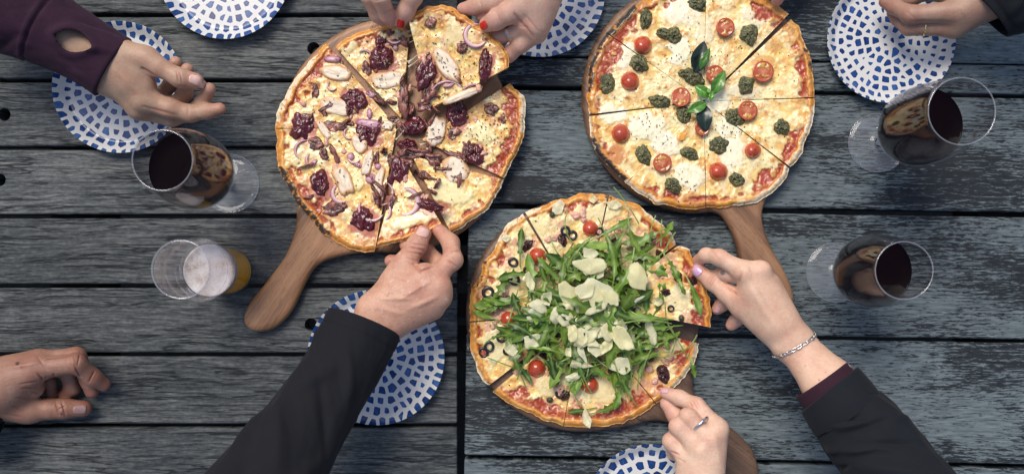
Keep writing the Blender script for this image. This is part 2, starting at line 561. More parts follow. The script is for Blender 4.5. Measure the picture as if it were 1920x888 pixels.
# ------------------------------------------------------------------ plates
def plate_mat():
    m, nt, out = new_mat('glazed_white_and_blue_ceramic')
    pat = node(nt, 'ShaderNodeAttribute', _attribute_name='pat').outputs['Fac']
    tone = node(nt, 'ShaderNodeAttribute', _attribute_name='tone').outputs['Fac']
    v = obj_coord(nt, rand=5.0)
    wob = noise(nt, v, 330, 2)
    d = math_(nt, 'ADD', pat, math_(nt, 'MULTIPLY', math_(nt, 'SUBTRACT', wob, 0.5), 0.9))
    f = ramp(nt, math_(nt, 'ADD', math_(nt, 'MULTIPLY', d, 0.5), 0.5), [(0.42, 0.0), (0.60, 1.0)])
    wash = math_(nt, 'ADD', math_(nt, 'MULTIPLY', noise(nt, v, 170, 3), 0.75), math_(nt, 'MULTIPLY', tone, 0.45))
    # pigment pools towards each cell's edge
    pool = ramp(nt, math_(nt, 'MULTIPLY', pat, 0.3), [(0.05, 0.16), (0.6, 0.0)])
    wash = math_(nt, 'SUBTRACT', wash, pool)
    blue = ramp(nt, wash, [(0.28, (0.006, 0.024, 0.11)), (0.55, (0.012, 0.052, 0.20)), (0.90, (0.045, 0.12, 0.32))])
    c = mixrgb(nt, f, (0.60, 0.598, 0.592), blue)
    p = node(nt, 'ShaderNodeBsdfPrincipled', Base__Color=c, Roughness=0.22, Normal=bump(nt, noise(nt, v, 90, 2), 0.06, 0.001))
    p.inputs['Coat Weight'].default_value = 0.06
    p.inputs['Coat Roughness'].default_value = 0.06
    p.inputs['Specular IOR Level'].default_value = 0.3
    nt.links.new(p.outputs[0], out.inputs[0])
    return m
PLM = plate_mat()

def plate(c, Rpx, label, seed, pitch=0.0122):
    rng = np.random.RandomState(seed)
    zr = 0.0165
    R = Rpx / S * (CAMH - zr) / CAMH
    cw = P(c[0], c[1], zr)
    def zprof(t):
        return 0.0048 + 0.0004 * t + 0.0113 * sstep(0.80, 1.02, t) ** 1.15
    nr, na = 88, 260
    t = np.concatenate([np.linspace(0.0015, 0.80, 62), np.linspace(0.81, 0.995, nr - 62)])
    prof = [(R * x, zprof(x)) for x in t]
    prof += [(R * 1.000, 0.0166), (R * 0.9995, 0.0155), (R * 0.985, 0.0140), (R * 0.93, 0.0090), (R * 0.80, 0.0030), (R * 0.62, 0.0015), (R * 0.60, 0.0003), (R * 0.56, 0.0003), (R * 0.54, 0.0014), (R * 0.002, 0.0014)]
    th = np.linspace(0, 2 * math.pi, na, endpoint=False)
    oval = 1 + 0.006 * np.sin(2 * th + rng.rand() * 6) + 0.004 * np.sin(3 * th + rng.rand() * 6)
    V = np.concatenate([np.column_stack([r * oval * np.cos(th), r * oval * np.sin(th), np.full(na, z)]) for r, z in prof])
    F = grid_faces(len(prof), na, wrap=True).tolist()
    F.append(list(range(na))[::-1][::-1])
    # hand painted cells in loose rings
    seeds, k = [], 0
    r = pitch * 0.45
    while r < R * 1.06:
        n = max(3, int(round(2 * math.pi * r / (pitch * rng.uniform(0.92, 1.1)))))
        ph = rng.rand() * 6.28
        for j in range(n):
            a = ph + 2 * math.pi * j / n + rng.normal(0, 0.2) / max(n, 4) * 4.4
            rr = r + rng.normal(0, pitch * 0.10)
            seeds.append((rr * math.cos(a), rr * math.sin(a)))
        r += pitch * rng.uniform(0.9, 1.1)
    seeds = np.array(seeds)
    gap = rng.uniform(0.0017, 0.0034, len(seeds))
    ton = rng.rand(len(seeds))
    xy = V[:, :2]
    d2 = ((xy[:, None, :] - seeds[None]) ** 2).sum(-1)
    idx = np.argpartition(d2, 6, axis=1)[:, :7]
    dd = np.take_along_axis(d2, idx, 1)
    o = np.argsort(dd, 1)
    idx = np.take_along_axis(idx, o, 1)
    a = seeds[idx[:, 0]]
    e = np.full(len(xy), 1.0)
    for q in range(1, 7):
        b = seeds[idx[:, q]]
        nrm = b - a
        L = np.linalg.norm(nrm, axis=1) + 1e-9
        e = np.minimum(e, (((a + b) / 2 - xy) * nrm).sum(1) / L)
    pat = (e - gap[idx[:, 0]]) * 1000
    rad = np.hypot(xy[:, 0], xy[:, 1]) / R
    low = V[:, 2] < zprof(np.minimum(rad, 1.0)) - 0.0012
    pat[low] = -3
    V = V + np.array([cw[0], cw[1], 0])
    o = mesh('side_plate', V, F, PLM, None, origin=(cw[0], cw[1], 0), attrs={'pat': pat, 'tone': ton[idx[:, 0]]})
    return thing(o, label, 'plate', 'blue and white mosaic side plates')

plate((222, 163), 124, 'blue and white mosaic plate under the hand in a purple sleeve', 1)
plate((420, -52), 125, 'blue and white mosaic plate at the top edge, right of the purple sleeve', 2)
plate((1010, -18), 125, 'blue and white mosaic plate behind the hand with red nails and a wide ring', 3)
plate((1672, 72), 121, 'blue and white mosaic plate beside the wine glass, under the hand with a gold ring', 4, 0.0108)
plate((705, 669), 128, 'blue and white mosaic plate under the black sleeve, beside the table gap', 5)
plate((1222, 962), 129, 'blue and white mosaic plate at the bottom edge, below the rocket pizza', 6, 0.0135)

# ------------------------------------------------------------------ glasses
def glass_mat(name, tint=(0.97, 0.97, 0.98), haze=0.03, base=0.04, graz=0.75):
    m, nt, out = new_mat(name)
    lw = node(nt, 'ShaderNodeLayerWeight', Blend=0.5)
    f = math_(nt, 'POWER', lw.outputs['Facing'], 4.5)
    f = math_(nt, 'ADD', math_(nt, 'MULTIPLY', f, graz), base, clamp=True)
    tr = node(nt, 'ShaderNodeBsdfTransparent', Color=(*tint, 1))
    gl = node(nt, 'ShaderNodeBsdfGlossy', Color=(1, 1, 1, 1), Roughness=0.01)
    df = node(nt, 'ShaderNodeBsdfDiffuse', Color=(0.8, 0.82, 0.85, 1))
    m1 = node(nt, 'ShaderNodeMixShader', Fac=haze, i1=tr.outputs[0], i2=df.outputs[0])
    m2 = node(nt, 'ShaderNodeMixShader', Fac=f, i1=m1.outputs[0], i2=gl.outputs[0])
    nt.links.new(m2.outputs[0], out.inputs[0])
    return m
GL_BOWL = glass_mat('clear_thin_glass', (0.965, 0.96, 0.975), 0.003, 0.022, 0.6)
GL_RIM = glass_mat('glass_rim_edge', (0.9, 0.9, 0.92), 0.09, 0.06)  # pale diffuse share paints in the bright reflection along the edge beads
GL_FOOT = glass_mat('clear_foot_glass', (0.94, 0.95, 0.97), 0.055, 0.018, 0.25)  # whitish diffuse share imitates the sky's sheen on the foot
def solid_glass():
    m, nt, out = new_mat('solid_stem_glass')
    gb = node(nt, 'ShaderNodeBsdfGlass', Color=(0.97, 0.98, 1, 1), Roughness=0.0, IOR=1.5)
    nt.links.new(gb.outputs[0], out.inputs[0])
    return m
GL_STEM = solid_glass()
def wine_mat():
    m, nt, out = new_mat('red_wine')
    p = node(nt, 'ShaderNodeBsdfPrincipled', Base__Color=(0.0045, 0.0022, 0.0032, 1), Roughness=0.01, IOR=1.34)
    p.inputs['Specular IOR Level'].default_value = 0.10
    p.inputs['Coat Weight'].default_value = 0.0
    p.inputs['Coat IOR'].default_value = 1.5
    p.inputs['Coat Roughness'].default_value = 0.0
    nt.links.new(p.outputs[0], out.inputs[0])
    return m
WINE = wine_mat()

def lathe(name, prof, c, mat, parent, n=72, cap0=False, cap1=False, tilt=None, closed=False):
    th = np.linspace(0, 2 * math.pi, n, endpoint=False)
    V = np.concatenate([np.column_stack([c[0] + r * np.cos(th), c[1] + r * np.sin(th), np.full(n, c[2] + z)]) for r, z in prof])
    F = grid_faces(len(prof), n, wrap=True).tolist()
    if closed:
        k = (len(prof) - 1) * n
        F += [[k + i, k + (i + 1) % n, (i + 1) % n, i] for i in range(n)]
    if cap0:
        F.append(list(range(n))[::-1])
    if cap1:
        F.append([(len(prof) - 1) * n + i for i in range(n)])
    return mesh(name, V, F, mat, parent, origin=(c[0], c[1], c[2] + prof[0][1]))

def wine_glass(foot, hgt, rb, rr, rf, fill, label, zb=0.066, wide=0.40):
    c = P(foot[0], foot[1], 0.0)
    root = empty('wine_glass', c, label, 'wine glass', 'stemmed glasses of red wine')
    c = np.array([c[0], c[1], 0.0005])
    # foot: shallow dome with an edge
    lathe('foot', [(0.0052, 0.0075), (0.008, 0.0052), (0.014, 0.0038), (rf * 0.75, 0.0026), (rf - 0.0008, 0.0020), (rf, 0.0012), (rf - 0.0008, 0.0003),
                   (rf * 0.7, 0.0009), (0.010, 0.0016), (0.002, 0.0018)], c, GL_FOOT, root)
    tb = np.linspace(0, 2 * math.pi, 9)[:-1]
    lathe('foot_edge', [(rf + 0.0007 * math.cos(q), 0.0013 + 0.0007 * math.sin(q)) for q in tb], c, GL_RIM, root, n=72, closed=True)
    lathe('stem', [(0.0006, 0.0052), (0.0062, 0.0078), (0.0042, 0.014), (0.0036, 0.026), (0.0036, zb - 0.022), (0.0046, zb - 0.010), (0.0072, zb - 0.0012), (0.001, zb - 0.0006)], c, GL_STEM, root, n=32)
    zw = zb + (hgt - zb) * wide                    # height of the widest point
    def R(z):
        if z <= zw:
            t = (z - zb) / (zw - zb)
            return rb * math.sqrt(max(0.0, 1 - (1 - t) ** 2.1)) if t > 0 else 0
        t = (z - zw) / (hgt - zw)
        return rb + (rr - rb) * (t ** 1.7)
    zs = [zb + (zw - zb) * (i / 16) ** 1.6 for i in range(17)] + [zw + (hgt - zw) * i / 16 for i in range(1, 17)]
    outer = [(max(R(z), 0.0008), z) for z in zs]
    tk = 0.0010
    inner = [(max(R(max(z, zb)) - tk, 0.0006), max(z, zb + 0.0018)) for z in zs[::-1]]
    prof = outer + [(rr + 0.0002, hgt + 0.0004), (rr - 0.0006, hgt + 0.0007), (rr - tk - 0.0001, hgt + 0.0003)] + inner
    lathe('bowl', prof, c, GL_BOWL, root, n=96)
    tb = np.linspace(0, 2 * math.pi, 9)[:-1]
    lathe('rim', [(rr - 0.0004 + 0.0008 * math.cos(q), hgt + 0.0009 + 0.0007 * math.sin(q)) for q in tb], c, GL_RIM, root, n=96, closed=True)
    zt = zb + (hgt - zb) * fill
    g = tk + 0.0005
    wz = [zb + 0.0026 + (zt - zb - 0.0026) * (i / 18) ** 1.5 for i in range(19)]
    wp = [(max(R(z) - g, 0.0006), z) for z in wz]
    rt = wp[-1][0]
    wp += [(rt - 0.0008, zt - 0.0005), (rt * 0.96, zt - 0.0009), (rt * 0.6, zt - 0.001), (0.0005, zt - 0.001)]
    lathe('wine', wp, c, WINE, root, n=96, cap0=True, cap1=True)
    return root

wine_glass((432, 344), 0.232, 0.0435, 0.0308, 0.0360, 0.53, 'red wine glass in front of the hand in a purple sleeve', 0.080, 0.42)
wine_glass((1645, 268), 0.224, 0.0440, 0.0345, 0.0365, 0.45, 'red wine glass standing against the mosaic plate at the upper right, wide open rim')
wine_glass((1567, 510), 0.208, 0.0415, 0.0302, 0.0370, 0.47, 'red wine glass beside the end of a brown board handle, right of the bracelet hand')

def beer_mat():
    m, nt, out = new_mat('amber_beer')
    p = node(nt, 'ShaderNodeBsdfPrincipled', Base__Color=(1.0, 0.68, 0.06, 1), Roughness=0.03, IOR=1.34)
    p.inputs['Subsurface Weight'].default_value = 0.0
    p.inputs['Subsurface Radius'].default_value = (1, 0.5, 0.08)
    p.inputs['Subsurface Scale'].default_value = 0.02
    p.inputs['Coat Weight'].default_value = 0.4
    p.inputs['Coat Roughness'].default_value = 0.0
    tr = node(nt, 'ShaderNodeBsdfTranslucent', Color=(1.0, 0.74, 0.10, 1))
    mx = node(nt, 'ShaderNodeMixShader', Fac=0.55, i1=p.outputs[0], i2=tr.outputs[0])
    nt.links.new(mx.outputs[0], out.inputs[0])
    return m
def foam_mat():
    m, nt, out = new_mat('beer_foam')
    v = obj_coord(nt)
    a = math_(nt, 'ADD', math_(nt, 'MULTIPLY', noise(nt, v, 45, 3), 0.7), math_(nt, 'MULTIPLY', noise(nt, v, 700, 2), 0.3))
    c = ramp(nt, a, [(0.36, (0.33, 0.26, 0.21)), (0.46, (0.55, 0.49, 0.45)), (0.6, (0.70, 0.67, 0.65))])
    p = node(nt, 'ShaderNodeBsdfPrincipled', Base__Color=c, Roughness=0.6, Normal=bump(nt, noise(nt, v, 900, 2), 0.5, 0.0006))
    nt.links.new(p.outputs[0], out.inputs[0])
    return m
def lace_mat():
    m, nt, out = new_mat('foam_film')
    v = obj_coord(nt)
    n = noise(nt, v, 120, 4)
    f = ramp(nt, n, [(0.42, 0.0), (0.75, 0.45)])
    tr = nt.nodes.new('ShaderNodeBsdfTransparent')
    df = node(nt, 'ShaderNodeBsdfDiffuse', Color=(0.8, 0.78, 0.76, 1))
    mx = node(nt, 'ShaderNodeMixShader', Fac=f, i1=tr.outputs[0], i2=df.outputs[0])
    nt.links.new(mx.outputs[0], out.inputs[0])
    return m

def beer_glass(foot, label):
    c = P(foot[0], foot[1], 0.0)
    root = empty('beer_glass', c, label, 'beer glass')
    c = np.array([c[0], c[1], 0.0005])
    H = 0.178
    pts = [(0.0, 0.0268), (0.004, 0.0298), (0.03, 0.0300), (0.07, 0.0312), (0.095, 0.0335), (0.108, 0.0360), (0.120, 0.0372), (0.132, 0.0360), (0.142, 0.0345), (0.16, 0.0330), (H, 0.0312)]
    zs = np.linspace(0, H, 60)
    rs = np.interp(zs, [p[0] for p in pts], [p[1] for p in pts])
    rs = np.convolve(np.pad(rs, 2, mode='edge'), np.ones(5) / 5, 'valid')
    R = lambda z: float(np.interp(z, zs, rs))
    tk = 0.0014
    prof = [(0.001, 0.0)] + [(R(z), z) for z in zs] + [(R(H) - 0.0006, H + 0.0007), (R(H) - tk, H)]
    prof += [(R(z) - tk, z) for z in zs[::-1] if z > 0.013] + [(0.012, 0.0115), (0.001, 0.0110)]
    lathe('tumbler', prof, c, GL_BOWL, root, n=90)
    tb = np.linspace(0, 2 * math.pi, 9)[:-1]
    lathe('rim', [(R(H) - 0.0006 + 0.0011 * math.cos(q), H + 0.0012 + 0.0009 * math.sin(q)) for q in tb], c, GL_RIM, root, n=90, closed=True)
    zf0, zf1 = 0.068, 0.083
    bz = np.linspace(0.0135, zf0, 14)
    lathe('beer', [(0.002, 0.0125)] + [(R(z) - tk - 0.0005, z) for z in bz] + [(0.001, zf0)], c, beer_mat(), root, n=72, cap0=True)
    fz = np.linspace(zf0 + 0.0004, zf1, 8)
    fr = [(R(z) - tk - 0.0005, z) for z in fz]
    lathe('foam', [(0.001, zf0 + 0.0003)] + fr + [(fr[-1][0] * 0.97, zf1 + 0.0004), (fr[-1][0] * 0.90, zf1 - 0.0008), (fr[-1][0] * 0.6, zf1 - 0.0014), (0.0006, zf1 - 0.0016)], c, foam_mat(), root, n=72)
    lace = lace_mat()
    for z0, z1 in ((0.087, 0.0925), (0.101, 0.1035), (0.127, 0.1285)):
        zz = np.linspace(z0, z1, 5)
        lathe('foam_lace', [(R(z) - tk - 0.0004, z) for z in zz] + [(R(z) - tk - 0.0007, z) for z in zz[::-1]], c, lace, root, n=72, closed=True)
    # amber disc in the thick bottom; its colour imitates light refracted through the beer
    lathe('base', [(0.001, 0.0014), (0.0262, 0.0018), (0.0272, 0.0045), (0.0266, 0.0088), (0.012, 0.0102), (0.001, 0.0104)], c, flat_mat('amber_painted_glow', (0.95, 0.62, 0.08), rough=0.1, coat=0.6), root, n=60)
    return root
beer_glass((432, 508), 'half drunk beer in a bulged pint glass next to the board handle')

# ------------------------------------------------------------------ pizza slices
PIZZA = attr_mat('baked_pizza', rough=0.35, sss=0.15, sss_r=(0.003, 0.0015, 0.0006), nscale=260, bstr=0.22, bdist=0.0008, coat=0.30, colvar=0.10, cvscale=300)
SLICES = []      # (pizza key, px array, world verts, parent object)
BT = BOARD_T + 0.0004

CREAM, PALE, GOLD = (0.90, 0.645, 0.225), (0.94, 0.80, 0.44), (0.76, 0.40, 0.10)
TOAST, CHAR = (0.46, 0.18, 0.05), (0.022, 0.016, 0.014)
SAUCE, SAUCE2 = (0.36, 0.045, 0.014), (0.50, 0.14, 0.03)
CRUST, CRUST2, FLOUR = (0.66, 0.27, 0.042), (0.76, 0.40, 0.10), (0.82, 0.69, 0.49)
HAM = (0.66, 0.33, 0.22)

def angin(a, c, w):
    d = np.abs((a - c + 180) % 360 - 180)
    return 1 - sstep(w * 0.6, w, d)

class Pizza:
    def __init__(self, key, c, blobs=(), brown=0.5, ham=0.25, sauce=(), flour=(), char=(), seed=1, cheese_edge=0.86, pale=0.0, orange=0.6):
        self.__dict__.update(locals())
        self.root = None

    def paint(self, x, y, v, top=True):
        """colour and relief (m) of the baked surface at photo px x, y and radial share v"""
        s, c = self.seed, self.c
        X, Y = x / 100.0, y / 100.0
        ang = np.degrees(np.arctan2(-(y - c[1]), x - c[0]))
        n1 = fbm(X * 4, Y * 4, s, 4)
        n2 = fbm(X * 8, Y * 8, s + 5, 4, 0.42)
        n3 = fbm(X * 24, Y * 24, s + 9, 3)
        nl = fbm(X * 2.2, Y * 2.2, s + 3, 3)
        nf = fbm(X * 45, Y * 45, s + 13, 2)
        na = fbm(np.cos(np.radians(ang)) * 2.2 + 5, np.sin(np.radians(ang)) * 2.2 + 5, s + 21, 3)
        col = mixc(CREAM, PALE, sstep(0.40 - 0.1 * self.pale, 0.60 - 0.1 * self.pale, n1 * 0.8 + n3 * 0.2))
        og = fbm(X * 5.5, Y * 5.5, s + 51, 3)
        col = mixc(col, (0.80, 0.47, 0.15), 0.75 * self.orange * sstep(0.50, 0.66, og * 0.8 + n3 * 0.2))
        # shredded, melted strands
        st = np.abs(fbm(X * 7 + n1 * 2, Y * 13, s + 31, 3) - 0.5)
        col = mixc(col, np.array(GOLD) * 1.08, 0.30 * (1 - sstep(0.0, 0.05, st)) * sstep(0.40, 0.58, n2))
        b = sstep(0.60 - 0.10 * self.brown, 0.74 - 0.10 * self.brown, n2 * 0.72 + nl * 0.28)
        col = mixc(col, GOLD, b * 0.85)
        col = mixc(col, TOAST, sstep(0.66, 0.78, n2 * 0.65 + n3 * 0.35 + 0.03 * (self.brown - 0.5)) * 0.75)
        hm = sstep(0.56, 0.66, fbm(X * 6, Y * 6, s + 41, 4) + 0.10 * (v - 0.5)) * self.ham
        col = mixc(col, np.array(HAM), hm)
        h = 0.0062 + 0.0042 * (n1 - 0.5) + 0.0026 * (n2 - 0.5) + 0.0007 * (n3 - 0.5)
        for (bx, by, rx, ry, rot, bc, bh) in self.blobs:
            dx, dy = x - bx, y - by
            cr, sr = math.cos(math.radians(rot)), math.sin(math.radians(rot))
            u, w = (dx * cr + dy * sr) / rx, (-dx * sr + dy * cr) / ry
            r = np.hypot(u, w) + (fbm(X * 7, Y * 7, s + int(bx), 3) - 0.5) * 0.9
            m = 1 - sstep(0.72, 1.06, r)
            col = mixc(col, mixc(np.array(bc), np.array(bc) * (0.94, 0.88, 0.76), sstep(0.5, 0.75, n3)), m)
            h = h * (1 - 0.7 * m) + 0.0064 * 0.7 * m + bh * 0.001 * m * (1 - 0.35 * np.clip(r, 0, 1) ** 2)
        # bare sauce near the rim
        edge = self.cheese_edge + 0.20 * (n2 - 0.5) + 0.14 * (na - 0.5)
        for (a, w, amt) in self.sauce:
            edge = edge - amt * angin(ang, a, w)
        sm = sstep(-0.012, 0.022, v - edge)
        sc = mixc(SAUCE, SAUCE2, sstep(0.42, 0.66, n3 * 0.5 + n2 * 0.5))
        col = mixc(col, mixc(sc, np.array(HAM) * 0.9, 0.5 * sstep(0.55, 0.7, n3)), sm)
        h = h - 0.0022 * sm * (1 - 0.5 * n2)
        # crust
        rim = 0.936 + 0.03 * (n2 - 0.5) + 0.035 * (na - 0.5)
        rm = sstep(-0.010, 0.012, v - rim)
        cc = mixc(CRUST, CRUST2, sstep(0.38, 0.66, n2 * 0.6 + n3 * 0.4))
        fl = 0.0
        for (a, w, amt) in self.flour:
            fl = np.maximum(fl, amt * angin(ang, a, w))
        out = 1.03 - 0.075 * fl
        cc = mixc(cc, TOAST, 0.8 * sstep(0.56, 0.70, fbm(X * 11, Y * 11, s + 61, 3)))
        of = sstep(-0.006, 0.008, v - out - 0.035 * (n3 - 0.5) - 0.02 * (n2 - 0.5))
        cc = mixc(cc, mixc(FLOUR, np.array(FLOUR) * (0.9, 0.78, 0.6), sstep(0.45, 0.7, n3)), of)
        ch = 0.0
        for (a, w, amt) in self.char:
            ch = np.maximum(ch, amt * angin(ang, a, w))
        chm = sstep(0.40, 0.60, ch * (0.10 + 1.15 * n3 + 0.8 * (n2 - 0.5)) * sstep(rim - 0.03, 0.985, v))
        spots = sstep(0.63, 0.70, n3) * sstep(0.955, 0.985, v) * 0.65
        cc = mixc(cc, TOAST, np.clip(spots, 0, 1))
        col = mixc(col, cc, rm)
        col = mixc(col, mixc(CHAR, (0.075, 0.045, 0.03), n3), np.clip(chm, 0, 1))
        h = h * (1 - rm) + rm * (0.0068 + 0.0014 * (n2 - 0.5) + 0.0008 * (n3 - 0.5))
        h = h - 0.0042 * sstep(0.955, 1.0, v) ** 2 + 0.0007 * np.exp(-((v - rim - 0.02) / 0.018) ** 2)
        # dried herbs baked in
        hb = sstep(0.765, 0.80, vn(X * 42, Y * 42, s + 71)) * sstep(0.45, 0.6, n1)
        col = mixc(col, (0.16, 0.13, 0.05), hb * 0.30 * (1 - rm))
        return np.clip(col, 0, 1), h

    def slice(self, apex, rim, z0=BT, lift=(0.0, 0.0), name='slice', parent=None, label=None, cat=None, droop=0.0, gap=0.5):
        ztop = z0 + 0.008
        rimc = catmull(rim, 10, closed=False)
        seg = np.r_[0, np.cumsum(np.linalg.norm(np.diff(rimc, axis=0), axis=1))]
        nu = int(max(24, seg[-1] / 1.55))
        sl = np.linspace(0, seg[-1], nu)
        R = np.stack([np.interp(sl, seg, rimc[:, i]) for i in (0, 1)], 1)
        ap = np.array(apex, float)
        D = R - ap
        L = np.linalg.norm(D, axis=1)
        k = 1 + ((fbm(R[:, 0] / 9, R[:, 1] / 9, self.seed + 2, 3) - 0.5) * 3.4 + (fbm(R[:, 0] / 26, R[:, 1] / 26, self.seed + 4, 3) - 0.5) * 9.0) / L
        D = D * k[:, None]
        nv = int(max(30, L.mean() / 1.55))
        vv = np.linspace(0.012, 1.0, nv)
        vv = np.where(vv > 0.9, 0.9 + (vv - 0.9), vv)
        XY = ap[None, None, :] + vv[:, None, None] * D[None, :, :]
        x, y = XY[..., 0].ravel(), XY[..., 1].ravel()
        V = np.repeat(vv, nu)
        U = np.tile(np.linspace(0, 1, nu), nv)
        # ragged cut edges
        ed = 1 - sstep(0.0, 4.0 / max(nu, 8), np.minimum(U, 1 - U))
        sgn = np.where(U < 0.5, 1.0, -1.0)
        tang = np.gradient(R, axis=0)
        tang /= np.linalg.norm(tang, axis=1)[:, None] + 1e-9
        T = np.tile(tang, (nv, 1))
        off = ed * sgn * (0.02 + 4.0 * np.clip(fbm(x / 16, y / 16, self.seed + 8, 3) - 0.57, 0, 1)) * gap * np.clip(V * 5, 0, 1)
        x = x + T[:, 0] * off
        y = y + T[:, 1] * off
        col, h = self.paint(x, y, V)
        h = h - 0.00025 * ed ** 2
        zl = lift[0] + (lift[1] - lift[0]) * V + droop * np.sin(V * math.pi)
        z = z0 + h + zl
        kk = (CAMH - z) / CAMH
        ny = (444.0 - NY) / S
        wx, wy = (x - 960) / S * kk, ny + ((444 - y) / S - ny) * kk
        top = np.column_stack([wx, wy, z])
        F = grid_faces(nv, nu)
        lo = [i for i in range(nu)]
        bd = [j * nu for j in range(nv - 1, 0, -1)] + lo + [j * nu + nu - 1 for j in range(1, nv)] + [(nv - 1) * nu + i for i in range(nu - 2, 0, -1)]
        bd = np.array(bd)
        bv = top[bd].copy()
        cen = top[:, :2].mean(0)
        mid = bv.copy()
        bv[:, 2] = z0 + zl[bd]
        bv[:, :2] += (cen - bv[:, :2]) * 0.004
        mid[:, 2] = z0 + zl[bd] + (h[bd]) * 0.45
        mid[:, :2] += (cen - mid[:, :2]) * 0.002
        n0 = len(top)
        nb = len(bd)
        allv = np.concatenate([top, mid, bv])
        dough = np.tile(np.array([[0.68, 0.46, 0.22]]), (nb, 1))
        dn = fbm(bv[:, 0] * 300, bv[:, 1] * 300, self.seed, 3)[:, None]
        dough = dough * (0.6 + 0.7 * dn)
        under = dough * np.array([[0.75, 0.6, 0.45]])
        allc = np.concatenate([col, dough, under])
        faces = F.tolist()
        for a in range(nb):
            b = (a + 1) % nb
            faces.append([int(bd[a]), int(bd[b]), n0 + b, n0 + a])
            faces.append([n0 + a, n0 + b, n0 + nb + b, n0 + nb + a])
        faces.append([n0 + nb + i for i in range(nb)][::-1])
        # orientation: make sure the top looks up
        a, b, d = allv[faces[0][0]], allv[faces[0][1]], allv[faces[0][3]]
        if np.cross(b - a, d - a)[2] < 0:
            faces = [f[::-1] for f in faces]
        o = mesh(name, allv, faces, PIZZA, parent, col=allc)
        if label and cat:
            thing(o, label, cat)
        SLICES.append((self.key, np.column_stack([x, y]), top, o if parent is None else parent))
        return o

def surf(key, px, py):
    """height of the pizza (and who carries it) at a photo px"""
    best = None
    for k, xy, v, par in SLICES:
        if k != key:
            continue
        d = (xy[:, 0] - px) ** 2 + (xy[:, 1] - py) ** 2
        i = int(np.argmin(d))
        dd = d[i]
        z = v[i, 2]
        sc = z * 1000 - (0 if dd < 6 else dd)
        if best is None or sc > best[0]:
            best = (sc, z, par)
    return best[1], best[2]

def dome(name, key, px, py, rx, ry, h, rot, mat, seed=0, irr=0.12, lump=0.12, lfreq=3.0, power=2.0, nr=9, na=26, sink=0.0012, colf=None, dz=0.0, par=None, flat=0.0, sq=2.0):
    """irregular low mound of topping lying on the pizza; rx, ry in photo px, h in metres"""
    z0, p0 = surf(key, px, py)
    par = par or p0
    z0 += dz
    th = np.linspace(0, 2 * math.pi, na, endpoint=False)
    rr = np.linspace(0.0, 1.0, nr)
    cr, sr = math.cos(math.radians(rot)), math.sin(math.radians(rot))
    ol = (np.abs(np.cos(th)) ** sq + np.abs(np.sin(th)) ** sq) ** (-1 / sq)
    ol = ol + irr * 2.2 * (fbm(np.cos(th) * 1.6 + 3, np.sin(th) * 1.6 + 3, seed, 3) - 0.5)
    ver, RHO = [], []
    for j, r in enumerate(rr):
        if j == 0:
            ver.append((0, 0))
            RHO.append(0)
            continue
        for k in range(na):
            ver.append((r * ol[k] * math.cos(th[k]), r * ol[k] * math.sin(th[k])))
            RHO.append(r)
    ver, RHO = np.array(ver), np.array(RHO)
    x = px + rx * ver[:, 0] * cr - ry * ver[:, 1] * sr
    y = py + rx * ver[:, 0] * sr + ry * ver[:, 1] * cr
    n = fbm(ver[:, 0] * lfreq + seed, ver[:, 1] * lfreq - seed, seed + 1, 3)
    prof = np.clip(1 - RHO ** power, 0, 1) ** 0.55
    z = z0 - sink + (h + sink) * prof * (1 + lump * 2 * (n - 0.5))
    if flat:
        z = z + flat * (ver[:, 0])
    W = np.array([P(a, b, c) for a, b, c in zip(x, y, z)])
    F = [[0, 1 + k, 1 + (k + 1) % na] for k in range(na)]
    for j in range(1, nr - 1):
        a0, b0 = 1 + (j - 1) * na, 1 + j * na
        F += [[a0 + k, b0 + k, b0 + (k + 1) % na, a0 + (k + 1) % na] for k in range(na)]
    F = [f[::-1] for f in F]
    col = colf(ver, RHO, n) if colf else None
    return mesh(name, W, F, mat, par, col=col)

rng = random.Random(7)

# ---- pizza one (chicken, cranberry, red onion)
YEL = (0.90, 0.78, 0.42)
STAIN = (0.50, 0.17, 0.11)
DOLL = [(663, 184, 24, 22), (716, 110, 23, 25), (567, 237, 22, 26), (690, 250, 20, 23), (797, 132, 19, 37), (910, 120, 14, 32), (856, 211, 20, 26), (600, 346, 19, 26), (680, 410, 25, 26), (889, 288, 18, 24), (806, 384, 27, 13)]
P1 = Pizza('one', (748, 245), blobs=[(905, 247, 30, 26, 0, YEL, 2.2), (840, 362, 44, 27, 15, YEL, 2.2), (669, 340, 12, 20, 10, YEL, 2), (713, 66, 14, 11, 0, YEL, 2.2),
                                     (860, 70, 34, 24, 10, (0.84, 0.68, 0.36), 0.6), (770, 412, 46, 14, -14, (0.84, 0.72, 0.42), 1.6), (655, 85, 26, 12, -25, (0.84, 0.70, 0.40), 1.0)] + [(x + 3, y + 4, a * 1.25, b * 1.2, 0, STAIN, 0.0) for x, y, a, b in DOLL],
           brown=0.8, ham=0.45, orange=1.1, sauce=[(145, 22, 0.08), (-8, 26, 0.10), (-145, 22, 0.05), (-82, 16, 0.06), (18, 16, 0.06), (108, 10, 0.05)],
           flour=[(158, 26, 0.85), (-38, 30, 0.6), (8, 12, 0.9)], char=[(-150, 16, 1.25), (-132, 12, 1.1), (172, 10, 0.3)], seed=11, cheese_edge=0.935)
P1.root = empty('pizza', P(748, 245, BT), 'chicken, cranberry and red onion pizza missing two lifted slices, on the tan paddle board', 'pizza', 'pizzas on wooden boards')
P1.slice((744, 239), [(612, 82), (589, 105), (562, 136), (540, 171), (524, 204), (517, 240)], parent=P1.root)
P1.slice((744, 239), [(517, 241), (518, 270), (524, 315), (540, 352), (561, 388), (588, 413)], parent=P1.root)
P1.slice((744, 239), [(588, 414), (606, 436), (640, 458), (668, 468), (703, 470)], parent=P1.root)
P1.slice((772, 292), [(847, 440), (875, 420), (907, 396), (932, 366), (945, 336)], parent=P1.root)
